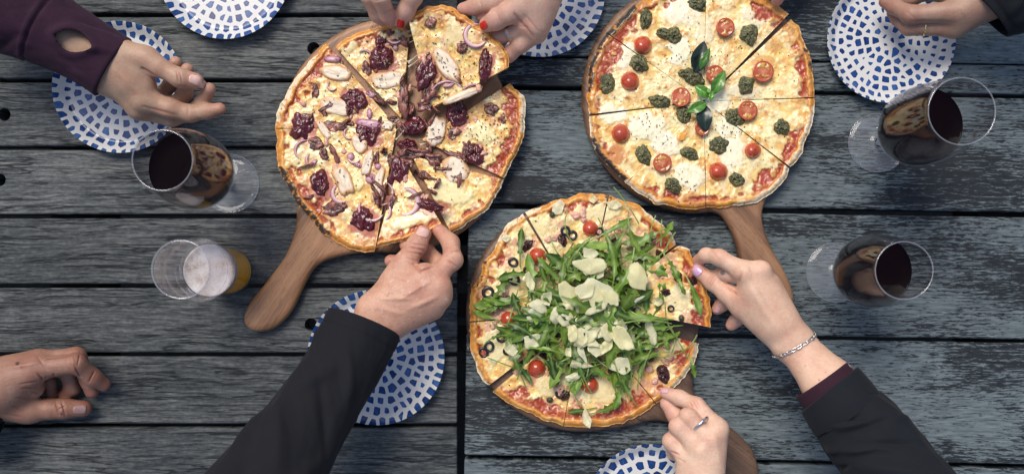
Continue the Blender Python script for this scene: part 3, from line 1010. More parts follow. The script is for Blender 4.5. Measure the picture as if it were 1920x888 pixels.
P1.slice((790, 262), [(946, 334), (966, 296), (980, 260), (984, 225), (980, 182), (956, 156)], parent=P1.root)
P1.slice((752, 222), [(768, 60), (745, 43), (720, 45), (684, 55), (651, 71), (628, 88)][::-1], parent=P1.root, lift=(0.0, 0.004))
S1E = P1.slice((808, 203), [(764, 31), (802, 12), (840, 11), (862, 25), (899, 46), (929, 70), (948, 98), (957, 124)], z0=BT + 0.010, lift=(0.004, 0.026),
               name='pizza_slice', label='large chicken and cranberry pizza slice lifted by the hands with red nails', cat='pizza slice')
S1B = P1.slice((752, 292), [(832, 426), (808, 436), (772, 447), (740, 455), (705, 463)], z0=BT + 0.006, lift=(0.002, 0.017),
               name='pizza_slice', label='chicken pizza slice gripped by the freckled hand from the black sleeve', cat='pizza slice')

CRAN = flat_mat('cranberry_sauce', (0.092, 0.006, 0.014), rough=0.22, colvar=0.55, cvscale=180, nscale=260, bstr=0.7, bdist=0.0015, coat=0.45, sss=0.25, sss_r=0.003)
for i, (x, y, a, b, r) in enumerate([(663, 184, 24, 22, 0), (716, 110, 23, 25, 20), (567, 237, 22, 26, 0), (690, 250, 20, 23, 20), (797, 132, 19, 37, 15), (910, 120, 14, 32, 12),
                                     (856, 211, 20, 26, -20), (780, 236, 19, 18, 0), (600, 346, 19, 26, -10), (680, 410, 25, 26, 0), (889, 288, 18, 24, -35), (806, 384, 27, 13, 15),
                                     (748, 322, 19, 27, 15), (763, 272, 18, 11, 10), (720, 283, 8, 7, 0), (655, 205, 9, 14, 0), (716, 78, 12, 14, 0)]):
    dome('cranberry_dollop', 'one', x, y, a, b, 0.0050, r, CRAN, seed=100 + i, irr=0.42, lump=0.8, lfreq=2.8, nr=13, na=44, power=2.6)
CHICK = attr_mat('roast_chicken', rough=0.55, sss=0.15, nscale=300, bstr=0.4, colvar=0.08)
def chickcol(ver, rho, n):
    c = mixc((0.78, 0.64, 0.47), (0.84, 0.76, 0.64), n)
    e = sstep(0.66, 0.92, rho + 0.5 * (n - 0.5))
    c = mixc(c, (0.62, 0.30, 0.10), e * 0.85)
    return mixc(c, (0.70, 0.45, 0.24), 0.5 * sstep(0.55, 0.7, n))
for i, (x, y, a, b, r) in enumerate([(630, 136, 29, 14, 10), (634, 200, 37, 17, 12), (727, 151, 33, 17, -8), (606, 242, 22, 8, 55), (836, 120, 17, 40, -35), (818, 245, 18, 29, 14),
                                     (643, 337, 16, 29, -22), (689, 305, 10, 25, 14), (708, 348, 9, 40, 14), (675, 268, 15, 20, -15), (853, 316, 24, 28, -20), (868, 178, 40, 8, -22), (727, 235, 12, 9, 20)]):
    dome('chicken_piece', 'one', x, y, a, b, 0.0038, r, CHICK, seed=140 + i, irr=0.22, lump=0.22, lfreq=2.0, sq=2.9, power=7.0, nr=16, na=44, colf=chickcol)
BACON = attr_mat('fried_bacon', rough=0.4, nscale=300, bstr=0.5, coat=0.25, colvar=0.35, cvscale=160)
def baconcol(ver, rho, n):
    return mixc((0.062, 0.018, 0.022), (0.31, 0.105, 0.075), sstep(0.3, 0.7, n))
for i, (x, y, a, b, r) in enumerate([(618, 136, 14, 7, 18), (590, 170, 7, 14, -5), (607, 212, 6, 8, 0), (624, 238, 20, 11, 5), (684, 128, 9, 15, -25), (730, 60, 12, 9, 20), (736, 80, 13, 9, 15),
                                     (755, 77, 13, 9, 20), (806, 41, 13, 13, 10), (866, 89, 10, 11, 0), (805, 163, 12, 26, 10), (798, 198, 15, 12, 0), (770, 206, 8, 14, 10), (756, 188, 10, 30, 0),
                                     (919, 203, 14, 11, 30), (942, 221, 7, 13, -20), (628, 291, 6, 21, -32), (605, 288, 10, 13, 0), (590, 268, 17, 12, 15), (624, 392, 21, 13, -10), (716, 367, 6, 25, 8),
                                     (730, 381, 9, 17, 12), (775, 290, 26, 13, -8), (810, 297, 18, 11, 10), (793, 326, 15, 8, 22), (849, 251, 17, 12, -10), (850, 290, 26, 6, 24), (702, 128, 6, 10, 0), (640, 385, 9, 8, 0),
                                     (733, 300, 9, 14, 20), (762, 305, 12, 8, 0), (706, 295, 5, 12, 10), (655, 232, 8, 6, 0)]):
    dome('bacon_piece', 'one', x, y, a, b, 0.0024, r, BACON, seed=180 + i, irr=0.60, sq=2.6, lump=0.6, lfreq=2.4, power=5.0, nr=9, na=30, colf=baconcol, flat=0.0015)

rg = random.Random(41)
for i in range(46):
    x, y = rg.gauss(795, 42), rg.gauss(255, 52)
    if i > 34:
        x, y = rg.uniform(575, 720), rg.uniform(180, 380)
    dome('bacon_piece', 'one', x, y, rg.uniform(2.5, 5), rg.uniform(8, 19), 0.0030, rg.uniform(0, 180), BACON, seed=600 + i, irr=0.5, lump=0.6, lfreq=2.4, sq=2.4, power=4.0, nr=6, na=20, colf=baconcol, dz=rg.uniform(0, 0.003))
ONION = attr_mat('red_onion', rough=0.35, sss=0.2, nscale=200, bstr=0.15, coat=0.2, colvar=0.1)
def onion_arc(px, py, r, a0, a1, w, key='one', squash=1.0):
    z0, par = surf(key, px + r * math.cos(math.radians((a0 + a1) / 2)), py - r * math.sin(math.radians((a0 + a1) / 2)))
    n, m = 26, 8
    V, C = [], []
    for i in range(n):
        t = i / (n - 1)
        a = math.radians(a0 + (a1 - a0) * t)
        tap = max(0.12, math.sin(math.pi * t) ** 0.45)
        for j in range(m):
            b = 2 * math.pi * j / m
            rad = r + w * 0.5 * tap * math.cos(b)
            x, y = px + rad * math.cos(a), py - rad * squash * math.sin(a)
            z = z0 + 0.0016 + 0.0024 * tap * math.sin(b)
            V.append(P(x, y, z))
            f = 0.5 + 0.5 * math.cos(b)
            C.append(mixc((0.78, 0.60, 0.58), (0.37, 0.095, 0.19), np.array(f ** 1.5)))
    F = grid_faces(n, m, wrap=True).tolist() + [list(range(m))[::-1], [(n - 1) * m + j for j in range(m)]]
    return mesh('onion_ring', V, F, ONION, par, col=np.array(C))
for a in [(893, 66, 21, 75, 330, 9), (759, 378, 25, -110, 95, 11), (572, 282, 19, 80, 230, 5), (640, 362, 17, 120, 300, 9), (697, 390, 24, 150, 330, 7), (623, 160, 9, 120, 330, 4), (862, 279, 12, -60, 60, 5),
          (683, 108, 14, 20, 140, 4), (664, 293, 12, 190, 330, 5), (840, 186, 34, 30, 150, 5), (655, 250, 10, 100, 300, 4), (712, 395, 20, -60, 30, 6), (668, 262, 12, -40, 80, 3), (888, 180, 22, 60, 150, 4),
          (740, 65, 16, 200, 330, 5), (715, 362, 22, -90, 60, 4), (590, 300, 16, 130, 230, 6)]:
    onion_arc(*a)
def onioncol(ver, rho, n):
    return mixc((0.56, 0.32, 0.38), (0.32, 0.085, 0.17), sstep(0.55, 0.95, rho))
for i, (x, y, a, b, r) in enumerate([(692, 232, 29, 10, 6), (624, 111, 17, 7, 5), (693, 213, 6, 11, 0), (695, 335, 12, 11, -30), (671, 309, 11, 5, 20), (588, 305, 10, 5, -40), (657, 294, 8, 8, 0), (693, 175, 8, 5, 0), (709, 312, 7, 7, 0),
                                     (742, 90, 6, 6, 0), (697, 178, 8, 6, 0), (843, 160, 12, 4, -20)]):
    dome('onion_piece', 'one', x, y, a, b, 0.0042, r, ONION, seed=230 + i, irr=0.15, lump=0.1, power=2.4, nr=7, na=22, colf=onioncol)

# cheese strings pulled between the lifted slice and the rest
STR = flat_mat('melted_cheese_string', (0.80, 0.70, 0.52), rough=0.35, coat=0.3, sss=0.3, trans=0.3, colvar=0.06)
def string(name, a, b, za, zb, r, parent, sag=0.002, key=None):
    n, m = 12, 6
    A, B = P(a[0], a[1], za), P(b[0], b[1], zb)
    V = []
    d = (B - A) / np.linalg.norm(B - A)
    s = np.cross(d, (0, 0, 1.0))
    s /= np.linalg.norm(s)
    for i in range(n):
        t = i / (n - 1)
        c = A + (B - A) * t - np.array([0, 0, sag * math.sin(math.pi * t)])
        rr = r * 0.55 * (0.5 + 1.5 * (2 * t - 1) ** 4)
        for j in range(m):
            q = 2 * math.pi * j / m
            V.append(c + s * rr * math.cos(q) + np.array([0, 0, rr * 0.5 * math.sin(q)]))
    F = grid_faces(n, m, wrap=True).tolist() + [list(range(m))[::-1], [(n - 1) * m + j for j in range(m)]]
    return mesh(name, V, F, STR, parent)
zt = BT + 0.008
for a, b, r in [((746, 65), (796, 50), .0035), ((750, 74), (793, 58), .0045), ((760, 84), (793, 66), .0022), ((765, 118), (795, 93), .0032), ((766, 126), (794, 104), .0018), ((740, 70), (798, 44), .002),
                ((690, 181), (705, 177), .0007), ((716, 229), (742, 233), .0012), ((722, 240), (750, 228), .0011), ((735, 250), (752, 236), .0010), ((726, 226), (748, 224), .0009), ((716, 245), (745, 226), .0010),
                ((788, 272), (812, 262), .002), ((800, 280), (826, 262), .0016), ((758, 244), (742, 262), .0015)]:
    string('cheese_string', a, b, zt + 0.001, zt + 0.008 if b[0] > 790 and b[1] < 130 else zt + 0.001, r, P1.root, 0.001)

def flecks(name, key, pts, mat, seed, size=(0.0014, 0.0007)):
    """dried herb flecks lying on the topping, joined (nobody could count them)"""
    rg = random.Random(seed)
    by = {}
    for (x, y) in pts:
        z, par = surf(key, x, y)
        by.setdefault(par.name, (par, []))[1].append((x, y, z + 0.0006 + rg.random() * 0.0012))
    for par, ps in by.values():
        V, F, C = [], [], []
        for (x, y, z) in ps:
            a = rg.random() * math.pi
            l, w = size[0] * rg.uniform(0.6, 1.4), size[1] * rg.uniform(0.6, 1.3)
            c = P(x, y, z)
            u = np.array([math.cos(a), math.sin(a), rg.uniform(-.3, .3)]) * l
            v = np.array([-math.sin(a), math.cos(a), 0]) * w
            k = len(V)
            V += [c - u, c - v + [0, 0, .0003], c + u, c + v + [0, 0, .0003], c + [0, 0, .0009], c - [0, 0, .0006]]
            F += [[k, k + 1, k + 4], [k + 1, k + 2, k + 4], [k + 2, k + 3, k + 4], [k + 3, k, k + 4], [k + 1, k, k + 5], [k + 2, k + 1, k + 5], [k + 3, k + 2, k + 5], [k, k + 3, k + 5]]
            cc = rg.choice([(0.10, 0.09, 0.03), (0.05, 0.05, 0.02), (0.30, 0.25, 0.10), (0.42, 0.36, 0.18), (0.07, 0.045, 0.02)])
            C += [cc] * 6
        mesh(name, V, F, mat, par, col=np.array(C), smooth=False, kind='stuff')
HERB = attr_mat('dried_herbs', rough=0.7, nscale=300, colvar=0.2)
# pieces stand proud of the slices, so flecks on them need their heights too
def raise_on_domes(prefixes, par_objs):
    pass
def scatter(n, cx, cy, sx, sy, seed):
    rg = random.Random(seed)
    return [(rg.gauss(cx, sx), rg.gauss(cy, sy)) for _ in range(n)]

# heights of toppings, so that flecks can lie on them as well as on the cheese
def register_toppings(key, names):
    for o in list(COL.objects):
        if o.type == 'MESH' and o.parent is not None and o.name.split('.')[0] in names and not o.get('_reg'):
            wl = np.array(world_loc(o))
            n = len(o.data.vertices)
            a = np.empty(n * 3)
            o.data.vertices.foreach_get('co', a)
            w = a.reshape(-1, 3) + wl
            SLICES.append((key + '_t', PX(w), w, o.parent))
            o['_reg'] = 1
    for k, xy, v, par in list(SLICES):
        if k == key:
            SLICES.append((key + '_t', xy, v, par))

def fleck_pts(key, pts):
    """keep the points that lie over the pizza"""
    al = np.concatenate([xy[::7] for k, xy, v, p in SLICES if k == key])
    out = []
    for x, y in pts:
        d = np.min((al[:, 0] - x) ** 2 + (al[:, 1] - y) ** 2)
        if d < 60:
            out.append((x, y))
    return out

def clean_reg():
    for o in COL.objects:
        if '_reg' in o:
            del o['_reg']

register_toppings('one', {'cranberry_dollop', 'chicken_piece', 'bacon_piece', 'onion_piece'})
pts = scatter(260, 800, 240, 60, 70, 1) + scatter(160, 920, 250, 34, 45, 2) + scatter(120, 720, 130, 50, 50, 3) + scatter(110, 860, 110, 50, 45, 4) + scatter(130, 660, 290, 60, 70, 5)
flecks('herb_flecks', 'one_t', fleck_pts('one', pts), HERB, 5)

# ---- pizza two (tomato, pesto, mozzarella, basil)
MOZ = (0.94, 0.87, 0.64)
P2 = Pizza('two', (1316, 188),
           blobs=[(1172, 105, 20, 28, 15, MOZ, 1.6), (1150, 213, 34, 20, 10, MOZ, 1.4), (1218, 238, 44, 30, 20, MOZ, 1.7), (1276, 98, 24, 26, 0, MOZ, 1.6), (1262, 22, 18, 30, 0, MOZ, 1.3),
                  (1345, 185, 32, 26, 10, MOZ, 1.6), (1390, 170, 34, 16, 0, (0.84, 0.74, 0.5), 1.2), (1290, 330, 32, 28, 30, MOZ, 1.3), (1372, 285, 24, 34, 0, MOZ, 1.4), (1365, 240, 24, 22, 0, MOZ, 1.4),
                  (1250, 270, 30, 22, 0, MOZ, 1.2), (1420, 30, 30, 20, 0, (0.84, 0.74, 0.5), 1.0), (1290, 20, 24, 34, 0, MOZ, 1.2), (1322, 60, 20, 30, 0, (0.85, 0.75, 0.5), 0.8),
                  (1277, 258, 8, 8, 0, (0.75, 0.36, 0.07), 2.0), (1431, 118, 26, 20, 0, (0.74, 0.44, 0.15), 0.4), (1150, 290, 22, 20, 0, (0.62, 0.26, 0.08), 0.6), (1395, 360, 0.1, 0.1, 0, MOZ, 0),
                  (1300, 372, 40, 10, 5, (0.70, 0.36, 0.12), 0.6), (1130, 60, 10, 10, 0, SAUCE2, 0)],
           brown=0.6, ham=0.15, pale=0.7, orange=0.75, sauce=[(15, 22, 0.10), (50, 14, 0.10), (-28, 18, 0.08), (160, 18, 0.10), (140, 14, 0.07), (-88, 18, 0.06), (-52, 12, 0.10), (-115, 12, 0.04)],
           flour=[(-30, 34, 1.0), (-60, 16, 1.0), (-125, 20, 0.9), (-160, 20, 0.7), (30, 10, 0.4)], char=[(150, 34, 1.15), (-147, 18, 1.1), (20, 10, 0.7), (-100, 12, 0.3), (62, 8, 0.3)], seed=23, cheese_edge=0.945)
P2.root = empty('pizza', P(1316, 188, BT), 'whole tomato, pesto and mozzarella pizza topped with basil leaves', 'pizza', 'pizzas on wooden boards')
out2 = [(1324, -22), (1390, -16), (1430, -4), (1452, 5), (1480, 26), (1484, 35), (1499, 56), (1513, 90), (1524, 132), (1528, 182), (1526, 222), (1514, 254), (1500, 288), (1483, 314),
        (1464, 342), (1430, 375), (1395, 383), (1360, 388), (1324, 392), (1290, 391), (1256, 387), (1229, 382), (1203, 364), (1173, 345), (1147, 318), (1125, 294), (1111, 268), (1104, 240), (1104, 218),
        (1103, 208), (1102, 165), (1105, 130), (1116, 95), (1137, 62), (1173, 24), (1201, 4), (1240, -12), (1280, -20)]
ap2 = (1320, 190)
P2.slice((1320, 190), out2[0:5], parent=P2.root, lift=(0, 0.006))
P2.slice((1320, 190), out2[5:10], parent=P2.root)
P2.slice((1320, 190), [(1528, 184)] + out2[10:14], parent=P2.root)
P2.slice((1320, 190), [(1481, 316)] + out2[14:19], parent=P2.root)
P2.slice((1320, 190), [(1323, 392)] + out2[19:24], parent=P2.root)
P2.slice((1320, 190), [(1172, 346)] + out2[24:29], parent=P2.root)
P2.slice((1320, 190), [(1106, 214)] + out2[29:34], parent=P2.root)
P2.slice((1320, 190), [(1138, 61)] + out2[34:] + [(1323, -22)], parent=P2.root)

TOM = flat_mat('cherry_tomato_skin', (0.46, 0.062, 0.022), rough=0.24, colvar=0.22, cvscale=70, nscale=160, bstr=0.12, bdist=0.001, coat=0.6, sss=0.2, sss_r=0.004)
TOMC = attr_mat('cut_tomato', rough=0.25, sss=0.2, nscale=300, bstr=0.3, coat=0.5, colvar=0.12)
def tomato(key, px, py, r, seed, h=None):
    return dome('cherry_tomato', key, px, py, r, r * random.Random(seed).uniform(0.93, 1.07), h or r / S * 1.0, 0, TOM, seed=seed, irr=0.05, lump=0.03, lfreq=1.5, power=2.0, nr=11, na=32, sink=0.002)
def cut_tomato(key, px, py, r, rot, seed, tilt=0.0):
    z0, par = surf(key, px, py)
    na, rr = 40, [0.0, 0.15, 0.3, 0.42, 0.54, 0.66, 0.76, 0.84, 0.9, 0.95, 0.99, 1.0, 0.97, 0.9]
    zz = [0.0075] * 9 + [0.0074, 0.0070, 0.0060, 0.0030, -0.0010]
    V, C, F = [P(px, py, z0 + 0.0072)], [(0.60, 0.25, 0.12)], []
    for j in range(1, len(rr)):
        for k in range(na):
            a = 2 * math.pi * k / na
            x, y = px + r * rr[j] * math.cos(a), py + r * rr[j] * math.sin(a)
            z = z0 + zz[j] + tilt * rr[j] * math.cos(a - math.radians(rot))
            b = a - math.radians(rot)
            gel = (abs(math.cos(b)) ** 0.8) * math.exp(-((rr[j] - 0.60) / 0.22) ** 2)
            c = mixc((0.50, 0.10, 0.036), (0.60, 0.25, 0.12), np.array(max(0, 1 - rr[j] * 1.8)))
            if rr[j] > 0.86:
                c = mixc(c, (0.40, 0.05, 0.02), np.array(min(1, (rr[j] - 0.86) * 12)))
            if j >= 10:
                c = np.array((0.38, 0.04, 0.016))
            if j < 9:
                c = mixc(c, (0.36, 0.085, 0.02), np.array(min(1.0, gel)))
                sd = vn(np.array([math.cos(a) * rr[j] * 4.6 + seed]), np.array([math.sin(a) * rr[j] * 4.6]), seed)[0]
                if sd > 0.58 and gel > 0.45:
                    c = np.array((0.60, 0.36, 0.07))
                    z += 0.0006
                else:
                    z -= 0.0011 * gel
            V.append(P(x, y, z))
            C.append(tuple(c))
    F = [[0, 1 + (k + 1) % na, 1 + k] for k in range(na)]
    for j in range(1, len(rr) - 1):
        a0, b0 = 1 + (j - 1) * na, 1 + j * na
        F += [[a0 + (k + 1) % na, b0 + (k + 1) % na, b0 + k, a0 + k] for k in range(na)]
    F = [f[::-1] for f in F]
    return mesh('cut_cherry_tomato', V, F, TOMC, par, col=np.array(C), label='halved cherry tomato lying cut side up with its seeds showing')
for i, (x, y, r) in enumerate([(1205, 85, 18), (1181, 152, 18.5), (1164, 250, 18), (1412, 282, 16.5), (1347, 321, 19)]):
    tomato('two', x, y, r, 300 + i)
for i, (x, y, r, ro, ti) in enumerate([(1360, 51, 17.5, 80, 0), (1431, 134, 20, 100, 0), (1402, 207, 18.5, -85, 0), (1341, 139, 17, 60, 0), (1242, 305, 17.5, 60, 0), (1277, 182, 18, 100, 0.003), (1317, 240, 14, 80, 0)]):
    cut_tomato('two', x, y, r, ro, 320 + i, ti)
def pesto_mat():
    m, nt, out = new_mat('basil_pesto')
    v = obj_coord(nt, rand=3.0)
    a = math_(nt, 'ADD', math_(nt, 'MULTIPLY', noise(nt, v, 520, 3, 0.7), 0.75), math_(nt, 'MULTIPLY', noise(nt, v, 130, 3), 0.3))
    c = ramp(nt, a, [(0.40, (0.016, 0.022, 0.013)), (0.50, (0.065, 0.075, 0.032)), (0.58, (0.17, 0.165, 0.075)), (0.68, (0.38, 0.33, 0.13))])
    p = node(nt, 'ShaderNodeBsdfPrincipled', Base__Color=c, Roughness=0.42, Normal=bump(nt, a, 0.8, 0.0022))
    nt.links.new(p.outputs[0], out.inputs[0])
    return m
PESTO = pesto_mat()
for i, (x, y, a, b, r) in enumerate([(1211, 37, 13, 20, 3), (1246, 64, 16, 11, 15), (1263, 66, 15, 15, -20), (1199, 119, 19, 16, 40), (1138, 159, 16, 21, 12), (1300, 145, 24, 15, 25), (1237, 189, 21, 12, 12),
                                     (1312, 6, 23, 18, 20), (1406, 66, 18, 21, -5), (1400, 160, 14, 17, 0), (1376, 220, 20, 18, 30), (1465, 238, 16, 15, 0), (1348, 272, 20, 17, 15), (1293, 288, 20, 12, 25),
                                     (1208, 292, 14, 22, -28), (1262, 347, 19, 13, 35), (1382, 336, 16, 14, 30), (1283, 215, 15, 18, -25), (1285, 138, 14, 8, 10)]):
    dome('pesto_dollop', 'two', x, y, a, b, 0.0065, r, PESTO, seed=350 + i, irr=0.30, lump=0.55, lfreq=4.5, nr=12, na=40)

def leaf_mesh(name, key, px, py, length, width, rot, mat, par=None, dz=0.004, fold=0.25, arch=0.15, c0=(0.05, 0.16, 0.02), c1=(0.10, 0.26, 0.03), tilt=0.0):
    """broad basil leaf: length, width in px, rot = direction of the tip in image degrees (x right, y down)"""
    z0, p0 = surf(key, px, py)
    par = par or p0
    n, m = 13, 9
    ca, sa = math.cos(math.radians(rot)), math.sin(math.radians(rot))
    V, C = [], []
    for i in range(n):
        t = i / (n - 1)
        w = width * 0.5 * math.sin(math.pi * min(1, t * 0.97 + 0.03)) ** 0.75 * (1.12 - 0.35 * t)
        for j in range(m):
            s = j / (m - 1) * 2 - 1
            lx, ly = (t - 0.5) * length, s * w
            z = z0 + dz + (abs(s) ** 1.4) * w / S * fold * 2 + math.sin(math.pi * t) * length / S * arch + 0.0006 * math.sin(t * 22 + abs(s) * 5) * (1 - abs(s)) + tilt * (t - 0.5) - abs(s) ** 4 * 0.0012
            V.append(P(px + lx * ca - ly * sa, py + lx * sa + ly * ca, z))
            vein = math.exp(-(s / 0.08) ** 2)
            q = 0.5 + 0.5 * math.sin(t * 22 + abs(s) * 5)
            C.append(mixc(mixc(c0, c1, np.array(q * 0.6)), np.array(c1) * 1.5, np.array(vein * 0.6)))
    F = grid_faces(n, m)
    top = np.array(V)
    bot = top - np.array([0, 0, 0.0005])
    k = n * m
    F = F.tolist() + (F[:, ::-1] + k).tolist()
    return mesh(name, np.concatenate([top, bot]), F, mat, par, col=np.array(C + C))
BAS = attr_mat('basil_leaf', rough=0.33, nscale=180, bstr=0.3, coat=0.35, colvar=0.25, cvscale=120, trans=0.12)
leaf_mesh('basil_leaf', 'two', 1313, 106, 60, 34, -75, BAS, c0=(0.012, 0.022, 0.018), c1=(0.025, 0.045, 0.03), dz=0.006, fold=0.3)
leaf_mesh('basil_leaf', 'two', 1322, 110, 44, 16, -65, BAS, c0=(0.04, 0.12, 0.016), c1=(0.09, 0.24, 0.03), dz=0.012, fold=0.1)
leaf_mesh('basil_leaf', 'two', 1321, 222, 52, 32, 85, BAS, c0=(0.014, 0.028, 0.022), c1=(0.028, 0.055, 0.036), dz=0.006, fold=0.2)
leaf_mesh('basil_leaf', 'two', 1317, 171, 34, 23, 215, BAS, c0=(0.07, 0.22, 0.02), c1=(0.16, 0.40, 0.05), dz=0.009, fold=0.3)
leaf_mesh('basil_leaf', 'two', 1348, 154, 50, 24, -62, BAS, c0=(0.06, 0.18, 0.02), c1=(0.14, 0.34, 0.045), dz=0.010, fold=0.25)
leaf_mesh('basil_leaf', 'two', 1306, 202, 42, 21, 155, BAS, c0=(0.06, 0.18, 0.02), c1=(0.14, 0.34, 0.045), dz=0.011, fold=0.25)
leaf_mesh('basil_leaf', 'two', 1334, 181, 20, 11, 100, BAS, c0=(0.09, 0.26, 0.03), c1=(0.16, 0.40, 0.05), dz=0.012, fold=0.2)
leaf_mesh('basil_leaf', 'two', 1330, 172, 14, 8, 60, BAS, c0=(0.09, 0.26, 0.03), c1=(0.16, 0.40, 0.05), dz=0.013, fold=0.2)
register_toppings('two', {'pesto_dollop', 'cherry_tomato'})
pts = scatter(180, 1316, 188, 105, 100, 8) + scatter(26, 1280, 345, 22, 18, 9) + scatter(20, 1225, 235, 22, 16, 10) + scatter(22, 1275, 105, 20, 14, 11) + scatter(18, 1362, 240, 14, 10, 12)
flecks('pepper_flecks', 'two_t', fleck_pts('two', pts), HERB, 6, (0.0011, 0.0008))

# ---- pizza three (rocket, parmesan, olives)
P3 = Pizza('three', (1094, 584), blobs=[(1110, 390, 60, 26, -5, (0.84, 0.72, 0.40), 1.2), (1010, 425, 30, 22, 0, (0.84, 0.70, 0.36), 1.0), (960, 540, 20, 40, 20, (0.84, 0.70, 0.38), 0.8), (925, 650, 26, 34, 0, (0.84, 0.74, 0.42), 1.0),
                                       (1030, 720, 26, 22, 0, (0.82, 0.68, 0.36), 1.2), (1130, 730, 44, 26, 0, (0.84, 0.70, 0.38), 1.2), (1275, 560, 24, 30, 0, (0.84, 0.72, 0.42), 1.2), (1262, 650, 22, 24, 0, (0.82, 0.68, 0.40), 1.2)],
           brown=0.60, ham=0.75, sauce=[(-112, 26, 0.12), (-66, 20, 0.10), (95, 8, 0.05), (8, 20, 0.09), (-24, 12, 0.07), (48, 12, 0.05)],
           flour=[(128, 20, 0.8), (45, 20, 0.7), (-28, 24, 0.9), (-150, 16, 0.6)], char=[(160, 12, 0.6), (78, 3, 0.8)], seed=37, cheese_edge=0.925)
P3.root = empty('pizza', P(1094, 584, BT), 'rocket and parmesan pizza with olives, one slice being taken by the hand with a bracelet', 'pizza', 'pizzas on wooden boards')
P3.slice((1094, 586), [(984, 397), (1011, 388), (1049, 374), (1090, 365), (1140, 364)], parent=P3.root)
P3.slice((1094, 586), [(1142, 367), (1182, 380), (1212, 396), (1241, 420), (1260, 442), (1268, 458)], parent=P3.root)
P3.slice((1094, 586), [(1310, 643), (1299, 682), (1270, 722), (1231, 756)], parent=P3.root)
P3.slice((1094, 586), [(1230, 757), (1202, 778), (1160, 795), (1118, 801), (1057, 797)], parent=P3.root)
P3.slice((1093, 592), [(1056, 797), (1023, 787), (973, 764), (939, 746), (924, 733)], parent=P3.root)
P3.slice((1094, 586), [(919, 720), (906, 713), (888, 677), (882, 649), (880, 604)], parent=P3.root)
P3.slice((1094, 586), [(880, 602), (882, 570), (886, 545), (896, 520), (914, 482), (936, 450), (952, 423), (980, 400)], parent=P3.root)
S3 = P3.slice((1130, 572), [(1270, 461), (1287, 463), (1303, 490), (1318, 518), (1328, 545), (1333, 580), (1331, 613)], z0=BT + 0.006, lift=(0.0, 0.022), name='pizza_slice',
              label='rocket pizza slice being pulled away by the hand with a silver bracelet', cat='pizza slice')
for i, (x, y, r) in enumerate([(1107, 428, 16), (1008, 480, 17), (953, 598, 15), (1006, 690, 18), (1106, 722, 17), (1171, 527, 13)]):
    tomato('three', x, y, r, 400 + i)
OLIVE = flat_mat('black_olive', (0.012, 0.012, 0.016), rough=0.28, colvar=0.4, coat=0.35, nscale=250, bstr=0.15)
def olive(px, py, r, seed):
    z0, par = surf('three', px, py)
    rg = random.Random(seed)
    n, m = 24, 10
    V = []
    e, ph = rg.uniform(0.88, 1.0), rg.random() * 3
    for i in range(n):
        a = 2 * math.pi * i / n
        for j in range(m):
            b = 2 * math.pi * j / m
            rad = r * 0.76 + r * 0.27 * math.cos(b)
            x, y = rad * math.cos(a), rad * e * math.sin(a)
            V.append(P(px + x * math.cos(ph) - y * math.sin(ph), py + x * math.sin(ph) + y * math.cos(ph), z0 + 0.0016 + 0.0024 * math.sin(b)))
    F = grid_faces(n, m, wrap=True).tolist()
    F += [[(n - 1) * m + j, (n - 1) * m + (j + 1) % m, (j + 1) % m, j] for j in range(m)]
    return mesh('olive_ring', V, F, OLIVE, par)
for i, (x, y, r) in enumerate([(962, 491, 10), (915, 548, 12), (940, 632, 10), (917, 649, 11), (906, 660, 11), (1060, 432, 9.5), (1073, 441, 10), (1124, 434, 9), (965, 524, 11), (1051, 737, 11), (1200, 490, 10),
                               (951, 657, 9), (989, 506, 9), (1185, 650, 9), (1030, 640, 9), (1258, 578, 7)]):
    olive(x, y, r, 430 + i)
SUND = flat_mat('sun_dried_tomato', (0.045, 0.010, 0.012), rough=0.35, colvar=0.6, cvscale=150, nscale=240, bstr=0.8, bdist=0.002, coat=0.35)
for i, (x, y, a, b, r) in enumerate([(1243, 700, 12, 19, -15), (990, 459, 9, 15, 25), (1055, 450, 9, 14, -20), (935, 560, 9, 7, 0), (947, 525, 8, 7, 0), (952, 560, 7, 6, 0), (1248, 548, 10, 8, 20), (1272, 518, 8, 10, 0), (1058, 742, 12, 9, -40),
                                     (1150, 450, 8, 7, 0), (1220, 668, 8, 10, 0), (1300, 525, 9, 8, 30), (1020, 668, 10, 8, 0), (1180, 700, 9, 7, 0), (1237, 476, 8, 9, 0)]):
    dome('sun_dried_tomato', 'three', x, y, a, b, 0.0065, r, SUND, seed=460 + i, irr=0.35, lump=0.7, lfreq=5, nr=10, na=30)
CAPER = flat_mat('caper', (0.055, 0.06, 0.03), rough=0.35, colvar=0.3)
for i, (x, y) in enumerate([(1031, 749), (910, 562), (1278, 596), (1145, 695), (1036, 402), (1205, 655)]):
    dome('caper', 'three', x, y, 7, 6, 0.006, 30 * i, CAPER, seed=480 + i, irr=0.05, lump=0.05)
def hamcol(ver, rho, n):
    return mixc((0.62, 0.30, 0.22), (0.72, 0.46, 0.34), n)
HAMM = attr_mat('chopped_ham', rough=0.45, sss=0.15, coat=0.15, nscale=300)
rg = random.Random(77)
for i in range(40):
    a = rg.random() * 6.283
    rr_ = rg.uniform(0.72, 0.93) * 205
    x, y = 1094 + rr_ * math.cos(a) * 0.99, 584 + rr_ * math.sin(a)
    if -0.6 < a < 0.2 or a > 5.6:
        continue
    dome('ham_piece', 'three', x, y, rg.uniform(7, 13), rg.uniform(4, 8), 0.0030, rg.random() * 180, HAMM, seed=500 + i, irr=0.3, lump=0.3, power=4, nr=6, na=18, colf=hamcol)
